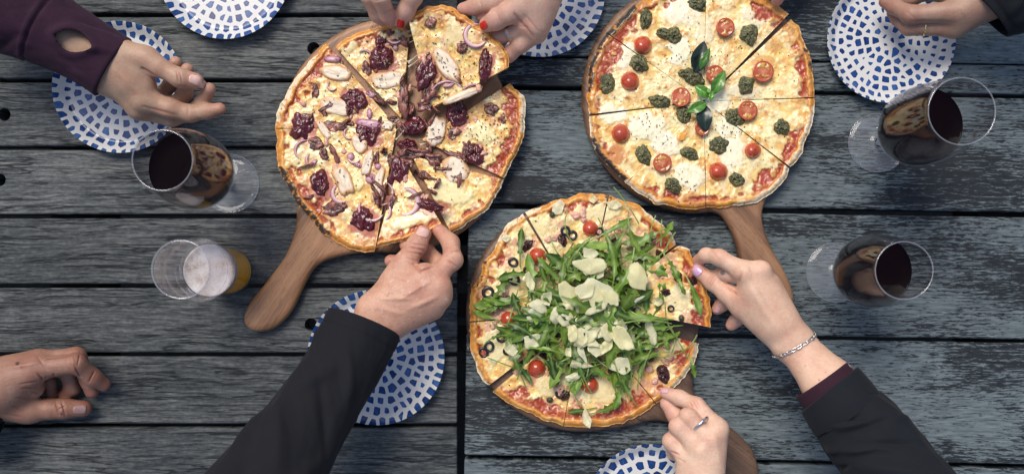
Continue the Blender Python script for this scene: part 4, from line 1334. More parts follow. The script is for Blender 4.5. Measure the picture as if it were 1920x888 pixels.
for i in range(26):
    a = rg.random() * 6.283
    rr_ = rg.uniform(0.35, 0.92) * 205
    dome('ham_piece', 'one', 746 + rr_ * math.cos(a), 250 + rr_ * math.sin(a) * 0.95, rg.uniform(6, 11), rg.uniform(3, 6), 0.0028, rg.random() * 180, HAMM, seed=540 + i, irr=0.3, lump=0.3, power=4, nr=6, na=18, colf=hamcol)

# rocket leaves
ROCK = attr_mat('rocket_leaf', rough=0.38, nscale=260, bstr=0.25, coat=0.12, colvar=0.25, cvscale=180, trans=0.30)
LOBES = [(0.00, 0.012), (0.12, 0.013), (0.26, 0.014), (0.34, 0.022), (0.40, 0.092), (0.43, 0.100), (0.47, 0.040), (0.53, 0.046), (0.59, 0.118), (0.62, 0.124), (0.665, 0.062), (0.71, 0.070),
         (0.77, 0.112), (0.81, 0.108), (0.86, 0.092), (0.91, 0.076), (0.96, 0.046), (1.0, 0.004)]
SMOOTHL = [0.012, 0.013, 0.015, 0.026, 0.045, 0.052, 0.062, 0.072, 0.080, 0.084, 0.086, 0.086, 0.082, 0.076, 0.066, 0.052, 0.032, 0.004]
def rocket(px, py, length, rot, z, bend, arch, fold, roll, seed, par, width=1.0, stem=False):
    rg = random.Random(seed)
    V, C = [], []
    gain = rg.uniform(0.55, 1.25)
    base = rg.choice([((0.060, 0.18, 0.014), (0.14, 0.31, 0.028)), ((0.026, 0.095, 0.014), (0.06, 0.17, 0.022)), ((0.11, 0.26, 0.020), (0.22, 0.42, 0.045)), ((0.075, 0.21, 0.016), (0.16, 0.33, 0.032))])
    base = (np.array(base[0]) * gain * (1.3, 1.05, 1.0), np.array(base[1]) * gain * (1.3, 1.05, 1.0))
    x, y, h = 0.0, 0.0, math.radians(rot) - bend * 0.5
    prev = 0.0
    pts = []
    plain = rg.random() ** 1.5
    for q_, (t, w) in enumerate(LOBES):
        w = w * (1 - plain) + SMOOTHL[q_] * plain
        d = (t - prev) * length
        h += bend * (t - prev)
        x += d * math.cos(h)
        y += d * math.sin(h)
        pts.append((x, y, h, t, w * (rg.uniform(0.6, 1.35) if w > 0.09 else 1) * (0.12 if stem and t < 0.97 and w > 0.02 else 1.0)))
        prev = t
    mx, my = pts[9][0], pts[9][1]
    for (x, y, h, t, w) in pts:
        hw = max(w * length * width, 1.05)
        zc = z + arch * length / S * math.sin(math.pi * t) + 0.002 * math.sin(t * 9 + seed)
        for s in (-1, -0.5, 0, 0.5, 1):
            sweep = -abs(s) * hw * 0.35
            lx = x - mx - s * hw * math.sin(h) + sweep * math.cos(h)
            ly = y - my + s * hw * math.cos(h) + sweep * math.sin(h)
            zz = zc + abs(s) * hw / S * fold + s * hw / S * roll + (0.0006 if s == 0 else 0)
            V.append(P(px + lx, py + ly, zz))
            q = np.array(0.5 + 0.5 * math.sin(t * 14 + s * 2 + seed))
            c = mixc(base[0], base[1], q)
            if s == 0 or w < 0.03:
                c = mixc(c, (0.32, 0.46, 0.12), np.array(0.65))
            C.append(c)
    n, m = len(LOBES), 5
    F = grid_faces(n, m)
    top = np.array(V)
    k = n * m
    F = F.tolist() + (F[:, ::-1] + k).tolist()
    return mesh('rocket_leaf', np.concatenate([top, top - [0, 0, 0.0005]]), F, ROCK, par, col=np.array(C + C))
rg = random.Random(5)
zs0 = BT + 0.010
specials = [(1182, 392, 84, 55, 0.020, 0.25, .05, 0.3, 0.3, True), (1252, 432, 52, -50, 0.016, -0.5, .1, 0.4, 0, False), (1222, 425, 60, -80, 0.018, 0.5, .15, 0.3, 0, True), (976, 455, 74, -88, 0.006, 0.15, .05, 0.2, 0, False),
            (912, 574, 70, 182, 0.004, 0.2, .12, 0.3, 0, False), (905, 590, 60, 200, 0.004, 0.2, .12, 0.3, .2, False), (925, 578, 64, 165, 0.006, -0.3, .12, 0.3, 0, False), (930, 566, 66, 190, 0.01, 0.4, .12, .3, 0, False),
            (1300, 690, 46, 75, 0.008, 0.3, .1, .3, 0, False), (1285, 655, 96, -25, 0.010, -1.4, .10, .2, 0, True), (1306, 560, 84, 68, 0.012, 0.35, .05, .2, 0, False), (1264, 505, 62, 60, 0.012, 0.5, .1, .3, 0, False),
            (1277, 535, 50, 70, 0.012, -0.3, .1, .3, 0, False), (940, 680, 74, 200, 0.010, 0.1, .06, .2, 0, True), (1085, 770, 56, 170, 0.004, .2, .1, .2, 0, False), (1140, 765, 64, -20, .004, -.5, .1, .3, 0, False),
            (985, 700, 60, 50, .006, .4, .1, .3, 0, False), (1160, 742, 70, 100, .006, .4, .1, .3, 0, False), (1215, 600, 120, -5, .02, .7, .1, .2, 0, True), (1060, 425, 80, -110, .010, 1.5, .1, .2, 0, True),
            (1240, 430, 50, -88, .022, .05, .05, .2, 0, True)]
for i, (x, y, L, ro, dz, be, ar, fo, rl, stm) in enumerate(specials):
    zz, par = surf('three', x, y)
    rocket(x, y, L, ro, zz + dz, be, ar, fo, rl, 900 + i, par, 1.0, stm)
KEEP = [(1107, 428), (1008, 480), (953, 598), (1006, 690), (1106, 722), (962, 491), (915, 548), (925, 650), (1060, 435), (1124, 434), (1050, 737), (1243, 700), (990, 459)]
for i in range(279):
    for _ in range(50):
        a, q = rg.random() * 6.283, rg.random() ** 0.66
        x = 1110 + q * (168 if math.cos(a) > 0 else 185) * math.cos(a)
        y = 578 + q * (165 if math.sin(a) < 0 else 150) * math.sin(a)
        if x < 990 and y > 640 and rg.random() < 0.75:
            continue
        if x > 1265:
            continue
        if min((x - u) ** 2 + ((y - w) * 1.1) ** 2 for u, w in KEEP) < 25 ** 2:
            continue
        break
    dome_h = 0.028 * math.exp(-(q / 0.75) ** 2)
    L = rg.uniform(62, 122) * (1 - 0.15 * q)
    rocket(x, y, L, rg.random() * 360, zs0 + 0.002 + dome_h * (i / 279.0) ** 0.8 + rg.random() * 0.004, rg.uniform(-1.3, 1.3), rg.uniform(-0.02, 0.14), rg.uniform(-0.15, 0.6), rg.uniform(-0.5, 0.5), 1000 + i, P3.root, rg.uniform(0.65, 1.10), rg.random() < 0.24)

# parmesan shavings
PARM = attr_mat('parmesan', rough=0.42, sss=0.25, sss_r=(0.004, 0.003, 0.0015), nscale=320, bstr=0.3, coat=0.15, colvar=0.08, trans=0.30, transp=0.24)
def shaving(px, py, rx, ry, rot, z, curl, seed, par):
    rg = random.Random(seed)
    na, rr = 26, [0.0, 0.35, 0.65, 0.85, 1.0]
    V, C = [], []
    ca, sa = math.cos(math.radians(rot)), math.sin(math.radians(rot))
    cx, cy = rg.uniform(-1, 1) * curl, rg.uniform(-1, 1) * curl
    tx, ty = rg.uniform(-.25, .25), rg.uniform(-.25, .25)
    nc = rg.choice([4, 5, 5, 6, 7])
    cn = sorted(2 * math.pi * (q + rg.uniform(-.32, .32)) / nc for q in range(nc))
    cr_ = [rg.uniform(0.72, 1.22) for _ in range(nc)]
    cp = [(cr_[q] * math.cos(cn[q]), cr_[q] * math.sin(cn[q])) for q in range(nc)]
    out = []
    for k in range(na):
        a = 2 * math.pi * k / na
        best = 0.5
        for q in range(nc):
            (x0, y0), (x1, y1) = cp[q], cp[(q + 1) % nc]
            den = math.cos(a) * (y1 - y0) - math.sin(a) * (x1 - x0)
            if abs(den) < 1e-6:
                continue
            tt = (x0 * (y1 - y0) - y0 * (x1 - x0)) / den
            ss = (x0 * math.sin(a) - y0 * math.cos(a)) / den
            if tt > 0 and -0.001 <= ss <= 1.001:
                best = max(best, tt)
        out.append(best + rg.uniform(-.05, .05))
    cc = mixc((0.92, 0.86, 0.50), (0.95, 0.92, 0.66), np.array(rg.random()))
    for j, r in enumerate(rr):
        for k in range(na if j else 1):
            a = 2 * math.pi * k / na
            u, v = r * out[k] * math.cos(a), r * out[k] * math.sin(a)
            lx, ly = u * rx, v * ry
            zz = z + (cx * u * u + cy * v * v + tx * u * 0.5 + ty * v * 0.5) * 0.010 + 0.0009 * math.sin(u * 5 + seed) * math.cos(v * 4)
            V.append(P(px + lx * ca - ly * sa, py + lx * sa + ly * ca, zz))
            C.append(cc)
    F = [[0, 1 + (k + 1) % na, 1 + k] for k in range(na)]
    for j in range(1, len(rr) - 1):
        a0, b0 = 1 + (j - 1) * na, 1 + j * na
        F += [[a0 + (k + 1) % na, b0 + (k + 1) % na, b0 + k, a0 + k] for k in range(na)]
    F = [f[::-1] for f in F]
    top = np.array(V)
    k = len(V)
    bot = top - np.array([0, 0, 0.0006])
    ed = [[1 + (len(rr) - 2) * na + q, 1 + (len(rr) - 2) * na + (q + 1) % na, k + 1 + (len(rr) - 2) * na + (q + 1) % na, k + 1 + (len(rr) - 2) * na + q] for q in range(na)]
    F = F + [[q + k for q in f[::-1]] for f in F] + [e[::-1] for e in ed]
    return mesh('parmesan_shaving', np.concatenate([top, bot]), F, PARM, par, col=np.array(C + C))
rg = random.Random(12)
topz = zs0 + 0.027
for i in range(30):
    a, q = rg.random() * 6.283, rg.random() ** 0.6 * (0.9 if i < 24 else 2.0)
    big = 1.5 if i % 2 else 0.85
    shaving(1108 + 58 * q * math.cos(a), 582 + 54 * q * math.sin(a), rg.uniform(13, 24) * big, rg.uniform(9, 16) * big, rg.random() * 180, topz + 0.000 + i * 0.00030 + rg.random() * 0.001, 0.45, 700 + i, P3.root)
for i, (x, y, a, b, r) in enumerate([(1130, 548, 38, 24, 25), (1112, 562, 34, 26, -30), (1148, 560, 24, 20, 60), (1096, 545, 24, 18, 0)]):
    shaving(x, y, a, b, r, topz + 0.012 + 0.0012 * i, 0.3, 760 + i, P3.root)
for i, (x, y, a, b, r) in enumerate([(993, 527, 9, 22, -15), (1011, 574, 22, 13, 30), (1002, 640, 22, 15, -10), (998, 593, 15, 15, 0), (1105, 640, 20, 16, 40), (1118, 655, 22, 14, 30), (1090, 632, 16, 24, 20), (1085, 682, 26, 9, 8),
                                     (1165, 686, 24, 20, 10), (1222, 622, 11, 30, -20), (1152, 602, 20, 7, 60), (1165, 612, 14, 12, 0), (1195, 515, 18, 14, -30), (1187, 528, 14, 10, 0), (1107, 473, 16, 12, 10), (1122, 510, 16, 18, 40),
                                     (1040, 590, 14, 18, 20), (1060, 600, 16, 14, 0), (1195, 560, 18, 8, -20), (1076, 707, 18, 8, -15), (1101, 782, 10, 22, -12), (1145, 620, 22, 12, 50), (1025, 560, 14, 14, 0), (1235, 565, 10, 8, 0),
                                     (960, 655, 16, 12, 0), (1090, 660, 26, 9, 60), (1140, 646, 12, 20, 30)]):
    zz, par = surf('three', x, y)
    e = math.hypot((x - 1110) / 170, (y - 580) / 155)
    z = zs0 + 0.008 + 0.032 * math.exp(-(e / 0.75) ** 2)
    shaving(x, y, a, b, r, z, 0.6, 800 + i, P3.root)
for i, (x, y, a, b, r) in enumerate([(1046, 389, 17, 13, -20), (948, 446, 11, 8, 35), (1152, 383, 14, 12, 0), (1110, 372, 10, 10, 0), (990, 445, 8, 6, 30)]):
    zz, par = surf('three', x, y)
    shaving(x, y, a, b, r, zz + 0.003, 0.3, 850 + i, par)
pts = scatter(160, 1094, 584, 130, 125, 14)
flecks('herb_flecks', 'three', fleck_pts('three', pts), HERB, 9)
clean_reg()

# ------------------------------------------------------------------ people: hands grown from one implicit surface each
def smin(a, b, k):
    h = np.clip(k - np.abs(a - b), 0, None) / k
    return np.minimum(a, b) - h * h * k * 0.25

class Field:
    """signed distance grid in which tapered limbs are blended"""
    def __init__(self, lo, hi, vox):
        self.lo, self.vox = np.asarray(lo), vox
        self.n = np.ceil((np.asarray(hi) - self.lo) / vox).astype(int) + 1
        self.ax = [(self.lo[i] + np.arange(self.n[i]) * vox).astype(np.float32) for i in range(3)]
        self.d = np.full(tuple(self.n), 0.05, dtype=np.float32)

    def box(self, pts, pad):
        pts = np.asarray(pts)
        a = np.clip(np.floor((pts.min(0) - pad - self.lo) / self.vox).astype(int), 0, self.n)
        b = np.clip(np.ceil((pts.max(0) + pad - self.lo) / self.vox).astype(int) + 1, 0, self.n)
        return tuple(slice(int(a[i]), int(b[i])) for i in range(3))

    def cone(self, a, b, ra, rb, sl):
        x, y, z = self.ax[0][sl[0]][:, None, None], self.ax[1][sl[1]][None, :, None], self.ax[2][sl[2]][None, None, :]
        ab = b - a
        L2 = float(ab @ ab) + 1e-12
        h = np.clip(((x - a[0]) * ab[0] + (y - a[1]) * ab[1] + (z - a[2]) * ab[2]) / L2, 0, 1)
        return np.sqrt((x - a[0] - h * ab[0]) ** 2 + (y - a[1] - h * ab[1]) ** 2 + (z - a[2] - h * ab[2]) ** 2) - (ra + (rb - ra) * h)

    def blend(self, target, prims, k):
        for (a, b, ra, rb) in prims:
            sl = self.box([a, b], max(ra, rb) + k + 0.006)
            target[sl] = smin(target[sl], self.cone(a, b, ra, rb, sl).astype(np.float32), k)
        return target

    def sample(self, p):
        q = (np.asarray(p) - self.lo) / self.vox
        q = np.clip(q, 0, self.n - 1.001)
        i = np.floor(q).astype(int)
        f = q - i
        r = 0
        for dx in (0, 1):
            for dy in (0, 1):
                for dz in (0, 1):
                    w = (f[..., 0] if dx else 1 - f[..., 0]) * (f[..., 1] if dy else 1 - f[..., 1]) * (f[..., 2] if dz else 1 - f[..., 2])
                    r = r + w * self.d[i[..., 0] + dx, i[..., 1] + dy, i[..., 2] + dz]
        return r

    def grad(self, p, e=0.0015):
        g = np.stack([self.sample(p + np.eye(3)[i] * e) - self.sample(p - np.eye(3)[i] * e) for i in range(3)], -1)
        return g / (np.linalg.norm(g, axis=-1, keepdims=True) + 1e-9)

    def nets(self):
        d = self.d
        s = d < 0
        nx, ny, nz = d.shape
        c = np.zeros((nx - 1, ny - 1, nz - 1), dtype=np.int8)
        for dx in (0, 1):
            for dy in (0, 1):
                for dz in (0, 1):
                    c += s[dx:nx - 1 + dx, dy:ny - 1 + dy, dz:nz - 1 + dz]
        act = (c > 0) & (c < 8)
        ijk = np.argwhere(act)
        idx = -np.ones(act.shape, dtype=np.int64)
        idx[act] = np.arange(len(ijk))
        acc = np.zeros((len(ijk), 3))
        cnt = np.zeros(len(ijk))
        off = [(x, y, z) for x in (0, 1) for y in (0, 1) for z in (0, 1)]
        for p in off:
            for q in off:
                if sum(abs(a - b) for a, b in zip(p, q)) == 1 and p < q:
                    i0 = ijk + p
                    i1 = ijk + q
                    d0, d1 = d[i0[:, 0], i0[:, 1], i0[:, 2]], d[i1[:, 0], i1[:, 1], i1[:, 2]]
                    m = (d0 < 0) != (d1 < 0)
                    t = np.where(m, d0 / np.where(m, d0 - d1, 1), 0)
                    pt = np.array(p)[None] + t[:, None] * (np.array(q) - np.array(p))[None]
                    acc[m] += pt[m]
                    cnt[m] += 1
        V = self.lo + (ijk + acc / cnt[:, None]) * self.vox
        F = []
        # quads round every edge that crosses the surface
        for ax in range(3):
            o1, o2 = [a for a in range(3) if a != ax]
            sa = [slice(None)] * 3
            sb = [slice(None)] * 3
            sa[ax] = slice(0, -1)
            sb[ax] = slice(1, None)
            ch = s[tuple(sa)] != s[tuple(sb)]
            e = np.argwhere(ch)
            e = e[(e[:, o1] > 0) & (e[:, o2] > 0) & (e[:, o1] < d.shape[o1] - 1) & (e[:, o2] < d.shape[o2] - 1)]
            sg = s[e[:, 0], e[:, 1], e[:, 2]]
            u, v = np.zeros(3, int), np.zeros(3, int)
            u[o1] = 1
            v[o2] = 1
            q = [idx[tuple((e - w).T)] for w in (u + v, v, 0 * u, u)]
            f = np.stack(q, 1)
            flip = sg if ax != 1 else ~sg
            f[~flip] = f[~flip][:, ::-1]
            F.append(f)
        return V, np.concatenate(F)

def skin_mat(name, spots=0.0, pale=0.0, rough=0.5):
    m, nt, out = new_mat(name)
    at = node(nt, 'ShaderNodeAttribute', _attribute_name='Col')
    v = obj_coord(nt, rand=2.0)
    big = noise(nt, v, 45, 4, 0.6)
    fine = noise(nt, v, 420, 3)
    c = mixrgb(nt, 1.0, at.outputs['Color'], ramp(nt, big, [(0.3, (0.90 - 0.12 * spots, 0.80 - 0.14 * spots, 0.78 - 0.14 * spots)), (0.7, (1.08, 1.14, 1.14))]), 'MULTIPLY')
    c = mixrgb(nt, 1.0, c, ramp(nt, fine, [(0.3, 0.92), (0.7, 1.06)]), 'MULTIPLY')
    if spots:
        vo = noise(nt, v, 210, 3, 0.6)
        sp = ramp(nt, vo, [(0.60, 0.0), (0.70, spots)])
        reg = ramp(nt, noise(nt, v, 28, 2), [(0.42, 0.0), (0.58, 1.0)])
        c = mixrgb(nt, math_(nt, 'MULTIPLY', sp, reg), c, (0.20, 0.085, 0.05))
    if pale:
        sp = ramp(nt, noise(nt, node(nt, 'ShaderNodeMapping', Vector=v, Location=(3, 1, 2)).outputs[0], 190, 2, 0.5), [(0.64, 0.0), (0.72, pale)])
        c = mixrgb(nt, sp, c, (0.72, 0.56, 0.48))
    vor = node(nt, 'ShaderNodeTexVoronoi', Vector=v, Scale=900.0)
    wr = noise(nt, node(nt, 'ShaderNodeMapping', Vector=v, Scale=(260, 520, 300), Rotation=(0, 0, 0.6)).outputs[0], 1.0, 3)
    h = math_(nt, 'ADD', math_(nt, 'MULTIPLY', vor.outputs['Distance'], 0.25), math_(nt, 'MULTIPLY', wr, 1.2))
    p = node(nt, 'ShaderNodeBsdfPrincipled', Base__Color=c, Roughness=rough, Normal=bump(nt, h, 0.30 + 0.35 * spots, 0.0008))
    p.inputs['Subsurface Weight'].default_value = 0.22
    p.inputs['Subsurface Radius'].default_value = (1.0, 0.36, 0.18)
    p.inputs['Subsurface Scale'].default_value = 0.004
    p.inputs['Specular IOR Level'].default_value = 0.42
    nt.links.new(p.outputs[0], out.inputs[0])
    return m

def pt(q):
    return P(q[0], q[1], q[2] / 1000.0), q[3] / 1000.0

def hand(name, mat, tone, palm, fingers, arm=(), creases=(), red=(), patches=(), nails=(), parent=None, vox=0.00112, kpalm=0.011, kroot=0.0085, kfing=0.0055, knit=0.0016, bumps=(), dips=()):
    """palm/arm: capsules (x,y,z_mm,r_mm -> ...); fingers: joint chains. creases: (x0,y0,x1,y1,depth_mm,width_mm) cut into the upper side"""
    allp = []
    for pr in list(palm) + list(arm):
        for q in (pr[:4], pr[4:]):
            p, r = pt(q)
            allp += [p - r, p + r]
    for ch in fingers:
        for q in ch:
            p, r = pt(q)
            allp += [p - r, p + r]
    allp = np.array(allp)
    f = Field(allp.min(0) - 0.008, allp.max(0) + 0.008, vox)
    prim = lambda lst: [(pt(p[:4])[0], pt(p[4:])[0], p[3] / 1000, p[7] / 1000) for p in lst]
    base = np.full_like(f.d, 0.05)
    f.blend(base, prim(palm), kpalm)
    f.blend(base, prim(arm), 0.008)
    tot = base.copy()
    for ch in fingers:
        fd = np.full_like(f.d, 0.05)
        js = [pt(q) for q in ch]
        f.blend(fd, [(js[i][0], js[i + 1][0], js[i][1], js[i + 1][1]) for i in range(len(js) - 1)], kfing)
        fd = smin(fd, base, kroot)
        tot = smin(tot, fd, knit)
    for (x, y, z, r) in bumps:
        p, rr = pt((x, y, z, r))
        f.blend(tot, [(p, p + [0, 0, 1e-5], rr, rr)], 0.008)
    f.d = tot
    V, F = f.nets()
    # relax the grid's steps
    E = np.concatenate([F[:, [0, 1]], F[:, [1, 2]], F[:, [2, 3]], F[:, [3, 0]]])
    for it in range(3):
        s = np.zeros_like(V)
        c = np.zeros(len(V))
        np.add.at(s, E[:, 0], V[E[:, 1]])
        np.add.at(c, E[:, 0], 1)
        np.add.at(s, E[:, 1], V[E[:, 0]])
        np.add.at(c, E[:, 1], 1)
        V = V * 0.45 + 0.55 * s / c[:, None]
    N = f.grad(V)
    px = PX(V)
    up = sstep(0.05, 0.45, N[:, 2])
    dep = np.zeros(len(V))
    for (x0, y0, x1, y1, de, wi) in creases:
        a, b = np.array([x0, y0], float), np.array([x1, y1], float)
        ab = b - a
        t = np.clip(((px - a) @ ab) / (ab @ ab + 1e-9), 0, 1)
        dist = np.linalg.norm(px - a - t[:, None] * ab, axis=1) / 1.6      # about mm
        dep += de * 1.75 * np.exp(-(dist / (wi * 0.85)) ** 2) * np.sin(np.pi * np.clip(t * 0.9 + 0.05, 0, 1)) ** 0.5 * up
    V = V - N * (dep / 1000.0)[:, None]
    # finger pads, knuckles and tips are redder than the rest of the skin
    col = np.tile(np.array(tone, float), (len(V), 1))
    rd = np.zeros(len(V))
    for ch in fingers:
        q = ch[-1]
        p, r = pt(q)
        rd = np.maximum(rd, 0.75 * np.exp(-(np.linalg.norm(V - p, axis=1) / (r * 1.9)) ** 2))
        for q in ch[1:-1]:
            p, r = pt(q)
            rd = np.maximum(rd, 0.35 * np.exp(-(np.linalg.norm(V - p, axis=1) / (r * 1.5)) ** 2))
    for (x, y, r, a) in red:
        rd = np.maximum(rd, a * np.exp(-(np.linalg.norm(px - [x, y], axis=1) / r) ** 2))
    col = col * (1 - rd[:, None] * np.array([[0.06, 0.34, 0.30]]))
    col = col * (1 - np.clip(dep, 0, 1)[:, None] * np.array([[0.10, 0.22, 0.22]]))
    for (x, y, r, c, a) in patches:
        m = a * (1 - sstep(0.6, 1.0, np.linalg.norm(px - [x, y], axis=1) / r)) * up
        col = mixc(col[:, :], c, m) if False else col * (1 - m[:, None]) + np.array(c) * m[:, None]
    o = mesh(name, V, F, mat, parent, col=np.clip(col, 0, 1))
    o_parent = o if parent is None else o
    for nl in nails:
        nail(f, o_parent, *nl)
    return o, f

NAIL = {}
def nail_mat(key):
    if key not in NAIL:
        c = {'bare': (0.70, 0.44, 0.38), 'old': (0.29, 0.175, 0.16), 'lilac': (0.62, 0.36, 0.52), 'pink': (0.66, 0.38, 0.38), 'red': (0.55, 0.012, 0.010)}[key]
        NAIL[key] = flat_mat('nail_' + key, c, rough=0.25, colvar=0.06, coat=0.5 if key != 'bare' else 0.25, nscale=500, bstr=0.08, sss=0.15 if key != 'red' else 0)
    return NAIL[key]

def nail(f, parent, px, py, z, ddx, ddy, L, W, key, nx=0.0, ny=0.0):
    """fingernail: a thin curved plate laid on the fingertip; dd = direction of the tip in the photo, n = lean of its normal"""
    c = P(px, py, z / 1000.0)
    n = np.array([nx, ny, 1.0])
    n /= np.linalg.norm(n)
    d = np.array([ddx, -ddy, 0.0])
    d -= n * (d @ n)
    d /= np.linalg.norm(d)
    s = np.cross(n, d)
    nu, nv = 13, 13
    top = []
    for j in range(nv):
        for i in range(nu):
            u, v = i / (nu - 1) * 2 - 1, j / (nv - 1) * 2 - 1
            # square grid -> rounded plate
            uu = u * math.sqrt(1 - 0.30 * v * v)
            vv = v * math.sqrt(1 - 0.28 * u * u)
            p = c + d * vv * L / 2000 + s * uu * W / 2000 + n * 0.012
            for _ in range(40):
                q = float(f.sample(p[None])[0])
                if q < 0.0002:
                    break
                p = p - n * min(max(q * 0.7, 0.0002), 0.0015)
                if (p - c) @ n < -0.02:
                    break
            lift = 0.00055 + 0.0004 * (1 - u * u) + (0.0006 * max(0, v - 0.6))
            top.append(p + n * lift)
    top = np.array(top).reshape(nv, nu, 3)
    # smooth and keep the arch
    for _ in range(2):
        t2 = top.copy()
        t2[1:-1, 1:-1] = 0.5 * top[1:-1, 1:-1] + 0.125 * (top[:-2, 1:-1] + top[2:, 1:-1] + top[1:-1, :-2] + top[1:-1, 2:])
        top = t2
    top = top.reshape(-1, 3)
    bot = top - n * 0.0012
    F = grid_faces(nv, nu)
    k = nu * nv
    bd = list(range(nu)) + [j * nu + nu - 1 for j in range(1, nv)] + [(nv - 1) * nu + i for i in range(nu - 2, -1, -1)] + [j * nu for j in range(nv - 2, 0, -1)]
    side = [[bd[i], bd[i] + k, bd[(i + 1) % len(bd)] + k, bd[(i + 1) % len(bd)]] for i in range(len(bd))]
    faces = F.tolist() + (F[:, ::-1] + k).tolist() + side
    return mesh('fingernail', np.concatenate([top, bot]), faces, nail_mat(key), parent)

def fabric_mat(name, c, weave=900, sheen=0.3, rough=0.85, var=0.15, spec=0.3):
    m, nt, out = new_mat(name)
    v = obj_coord(nt, rand=2.0)
    n = noise(nt, v, 60, 4)
    f = noise(nt, v, weave, 2)
    col = ramp(nt, math_(nt, 'ADD', math_(nt, 'MULTIPLY', n, 0.5), math_(nt, 'MULTIPLY', f, 0.5)), [(0.3, [x * (1 - var) for x in c]), (0.7, [x * (1 + var) for x in c])])
    h = math_(nt, 'ADD', math_(nt, 'MULTIPLY', f, 0.5), math_(nt, 'MULTIPLY', n, 0.8))
    p = node(nt, 'ShaderNodeBsdfPrincipled', Base__Color=col, Roughness=rough, Normal=bump(nt, h, 0.35, 0.0012))
    p.inputs['Sheen Weight'].default_value = sheen
    p.inputs['Sheen Roughness'].default_value = 0.5
    p.inputs['Specular IOR Level'].default_value = spec
    nt.links.new(p.outputs[0], out.inputs[0])
    return m

def tube(name, path, mat, parent, nseg=110, step=0.0022, folds=(), seed=0, amp=0.0, cuff_lip=0.020, thick=0.0022, hole=None, noise_f=(26, 2.2), slant=0.0, end_cap=True, ridge=()):
    """sleeve: path of (px,py,z_mm, half width mm, half height mm); the first point is the open cuff"""
    pts = np.array([list(P(x, y, z / 1000.0)) + [w / 1000.0, h / 1000.0] for (x, y, z, w, h) in path])
    C = catmull(list(pts), 24, closed=False)
    seg = np.r_[0, np.cumsum(np.linalg.norm(np.diff(C[:, :3], axis=0), axis=1))]
    n = int(seg[-1] / step)
    sl = np.linspace(0, seg[-1], n)
    C = np.stack([np.interp(sl, seg, C[:, i]) for i in range(5)], 1)
    T = np.gradient(C[:, :3], axis=0)
    T /= np.linalg.norm(T, axis=1)[:, None]
    Sd = np.cross(T, [0, 0, 1.0])
    Sd /= np.linalg.norm(Sd, axis=1)[:, None]
    Up = np.cross(Sd, T)
    th = np.linspace(0, 2 * math.pi, nseg, endpoint=False)
    ss, tt = np.meshgrid(sl, th, indexing='ij')
    disp = amp * (fbm(ss * noise_f[0] + np.cos(tt) * noise_f[1] * 0.7, np.sin(tt) * noise_f[1] + np.cos(tt) * 1.3 + ss * noise_f[0] * 0.35 + 7, seed, 4) - 0.5) * 2
    for (s0, t0, ds, dt, wid, ln, a) in folds:
        # a fold: ridge along direction (ds, dt) through (s0 m, t0 rad)
        dtheta = (tt - t0 + math.pi) % (2 * math.pi) - math.pi
        R = 0.05
        u, v = (ss - s0), dtheta * R
        l = math.hypot(ds, dt)
        al, ac = (u * ds + v * dt) / l, (-u * dt + v * ds) / l
        disp += 1.7 * a / 1000 * np.exp(-(ac * 1000 / wid) ** 2) * np.exp(-(al * 1000 / ln) ** 2)
    disp *= sstep(-0.002, 0.012, ss) * 0.85 + 0.15
    sh = ss + slant * np.cos(tt) * (1 - sstep(0, 0.10, ss))
    idx = np.clip(sh / seg[-1] * (n - 1), -8, n - 1)
    Cc = np.stack([np.interp(idx, np.arange(n), C[:, i]) for i in range(3)], -1)
    ext = np.minimum(idx, 0)[..., None] * step
    Cc = Cc + T[0] * ext
    w = C[:, 3][:, None] + disp
    h = C[:, 4][:, None] + disp
    V = Cc + Sd[:, None, :] * (w * np.cos(tt))[..., None] + Up[:, None, :] * (h * np.sin(tt))[..., None]
    rings = [V[i] for i in range(n)]
    # rolled edge and inner face at the cuff
    ni = int(cuff_lip / step)
    cen = V[0].mean(0)
    inner = []
    for i in range(ni, -1, -1):
        cc = V[i].mean(0)
        rad = V[i] - cc
        L = np.linalg.norm(rad, axis=1)[:, None]
        inner.append(cc + rad * (1 - thick / L))
    edge = V[0] - T[0] * thick * 0.5
    rad = edge - edge.mean(0)
    edge = edge.mean(0) + rad * (1 - thick * 0.5 / np.linalg.norm(rad, axis=1)[:, None])
    rings = inner + [edge] + rings
    nr = len(rings)
    allv = np.concatenate(rings)
    F = grid_faces(nr, nseg, wrap=True)
    if hole:
        pxy = PX(allv)
        hx, hy, rx, ry, rot, zmin = hole
        cr, sr = math.cos(math.radians(rot)), math.sin(math.radians(rot))
        dx, dy = pxy[:, 0] - hx, pxy[:, 1] - hy
        u, v = (dx * cr + dy * sr) / rx, (-dx * sr + dy * cr) / ry
        r = np.abs(u) ** 1.9 + np.abs(v) ** 1.15
        topm = allv[:, 2] > zmin
        fm = (r[F].mean(1) < 1) & topm[F].all(1)
        # rim of the hole stands up a little
        rimm = np.exp(-((np.sqrt(r) - 1.12) / 0.22) ** 2) * topm
        allv[:, 2] += 0.0035 * rimm
        # pull boundary vertices to the smooth outline
        gone = np.zeros(len(allv), int)
        np.add.at(gone, F[fm].ravel(), 1)
        F = F[~fm]
        left = np.zeros(len(allv), int)
        np.add.at(left, F.ravel(), 1)
        for vi in np.where((gone > 0) & (left > 0))[0]:
            uc = float(np.clip(u[vi], -0.98, 0.98))
            lim = (1 - abs(uc) ** 1.9) ** (1 / 1.15)
            uu, vv = uc * rx, math.copysign(lim, v[vi]) * ry
            allv[vi] = P(hx + uu * cr - vv * sr, hy + uu * sr + vv * cr, allv[vi, 2])
    o = mesh(name, allv, F.tolist(), mat, parent)
    if hole:
        md = o.modifiers.new('cloth_thickness', 'SOLIDIFY')
        md.thickness = 0.0012
        md.offset = -1
    if end_cap:
        pass
    return o

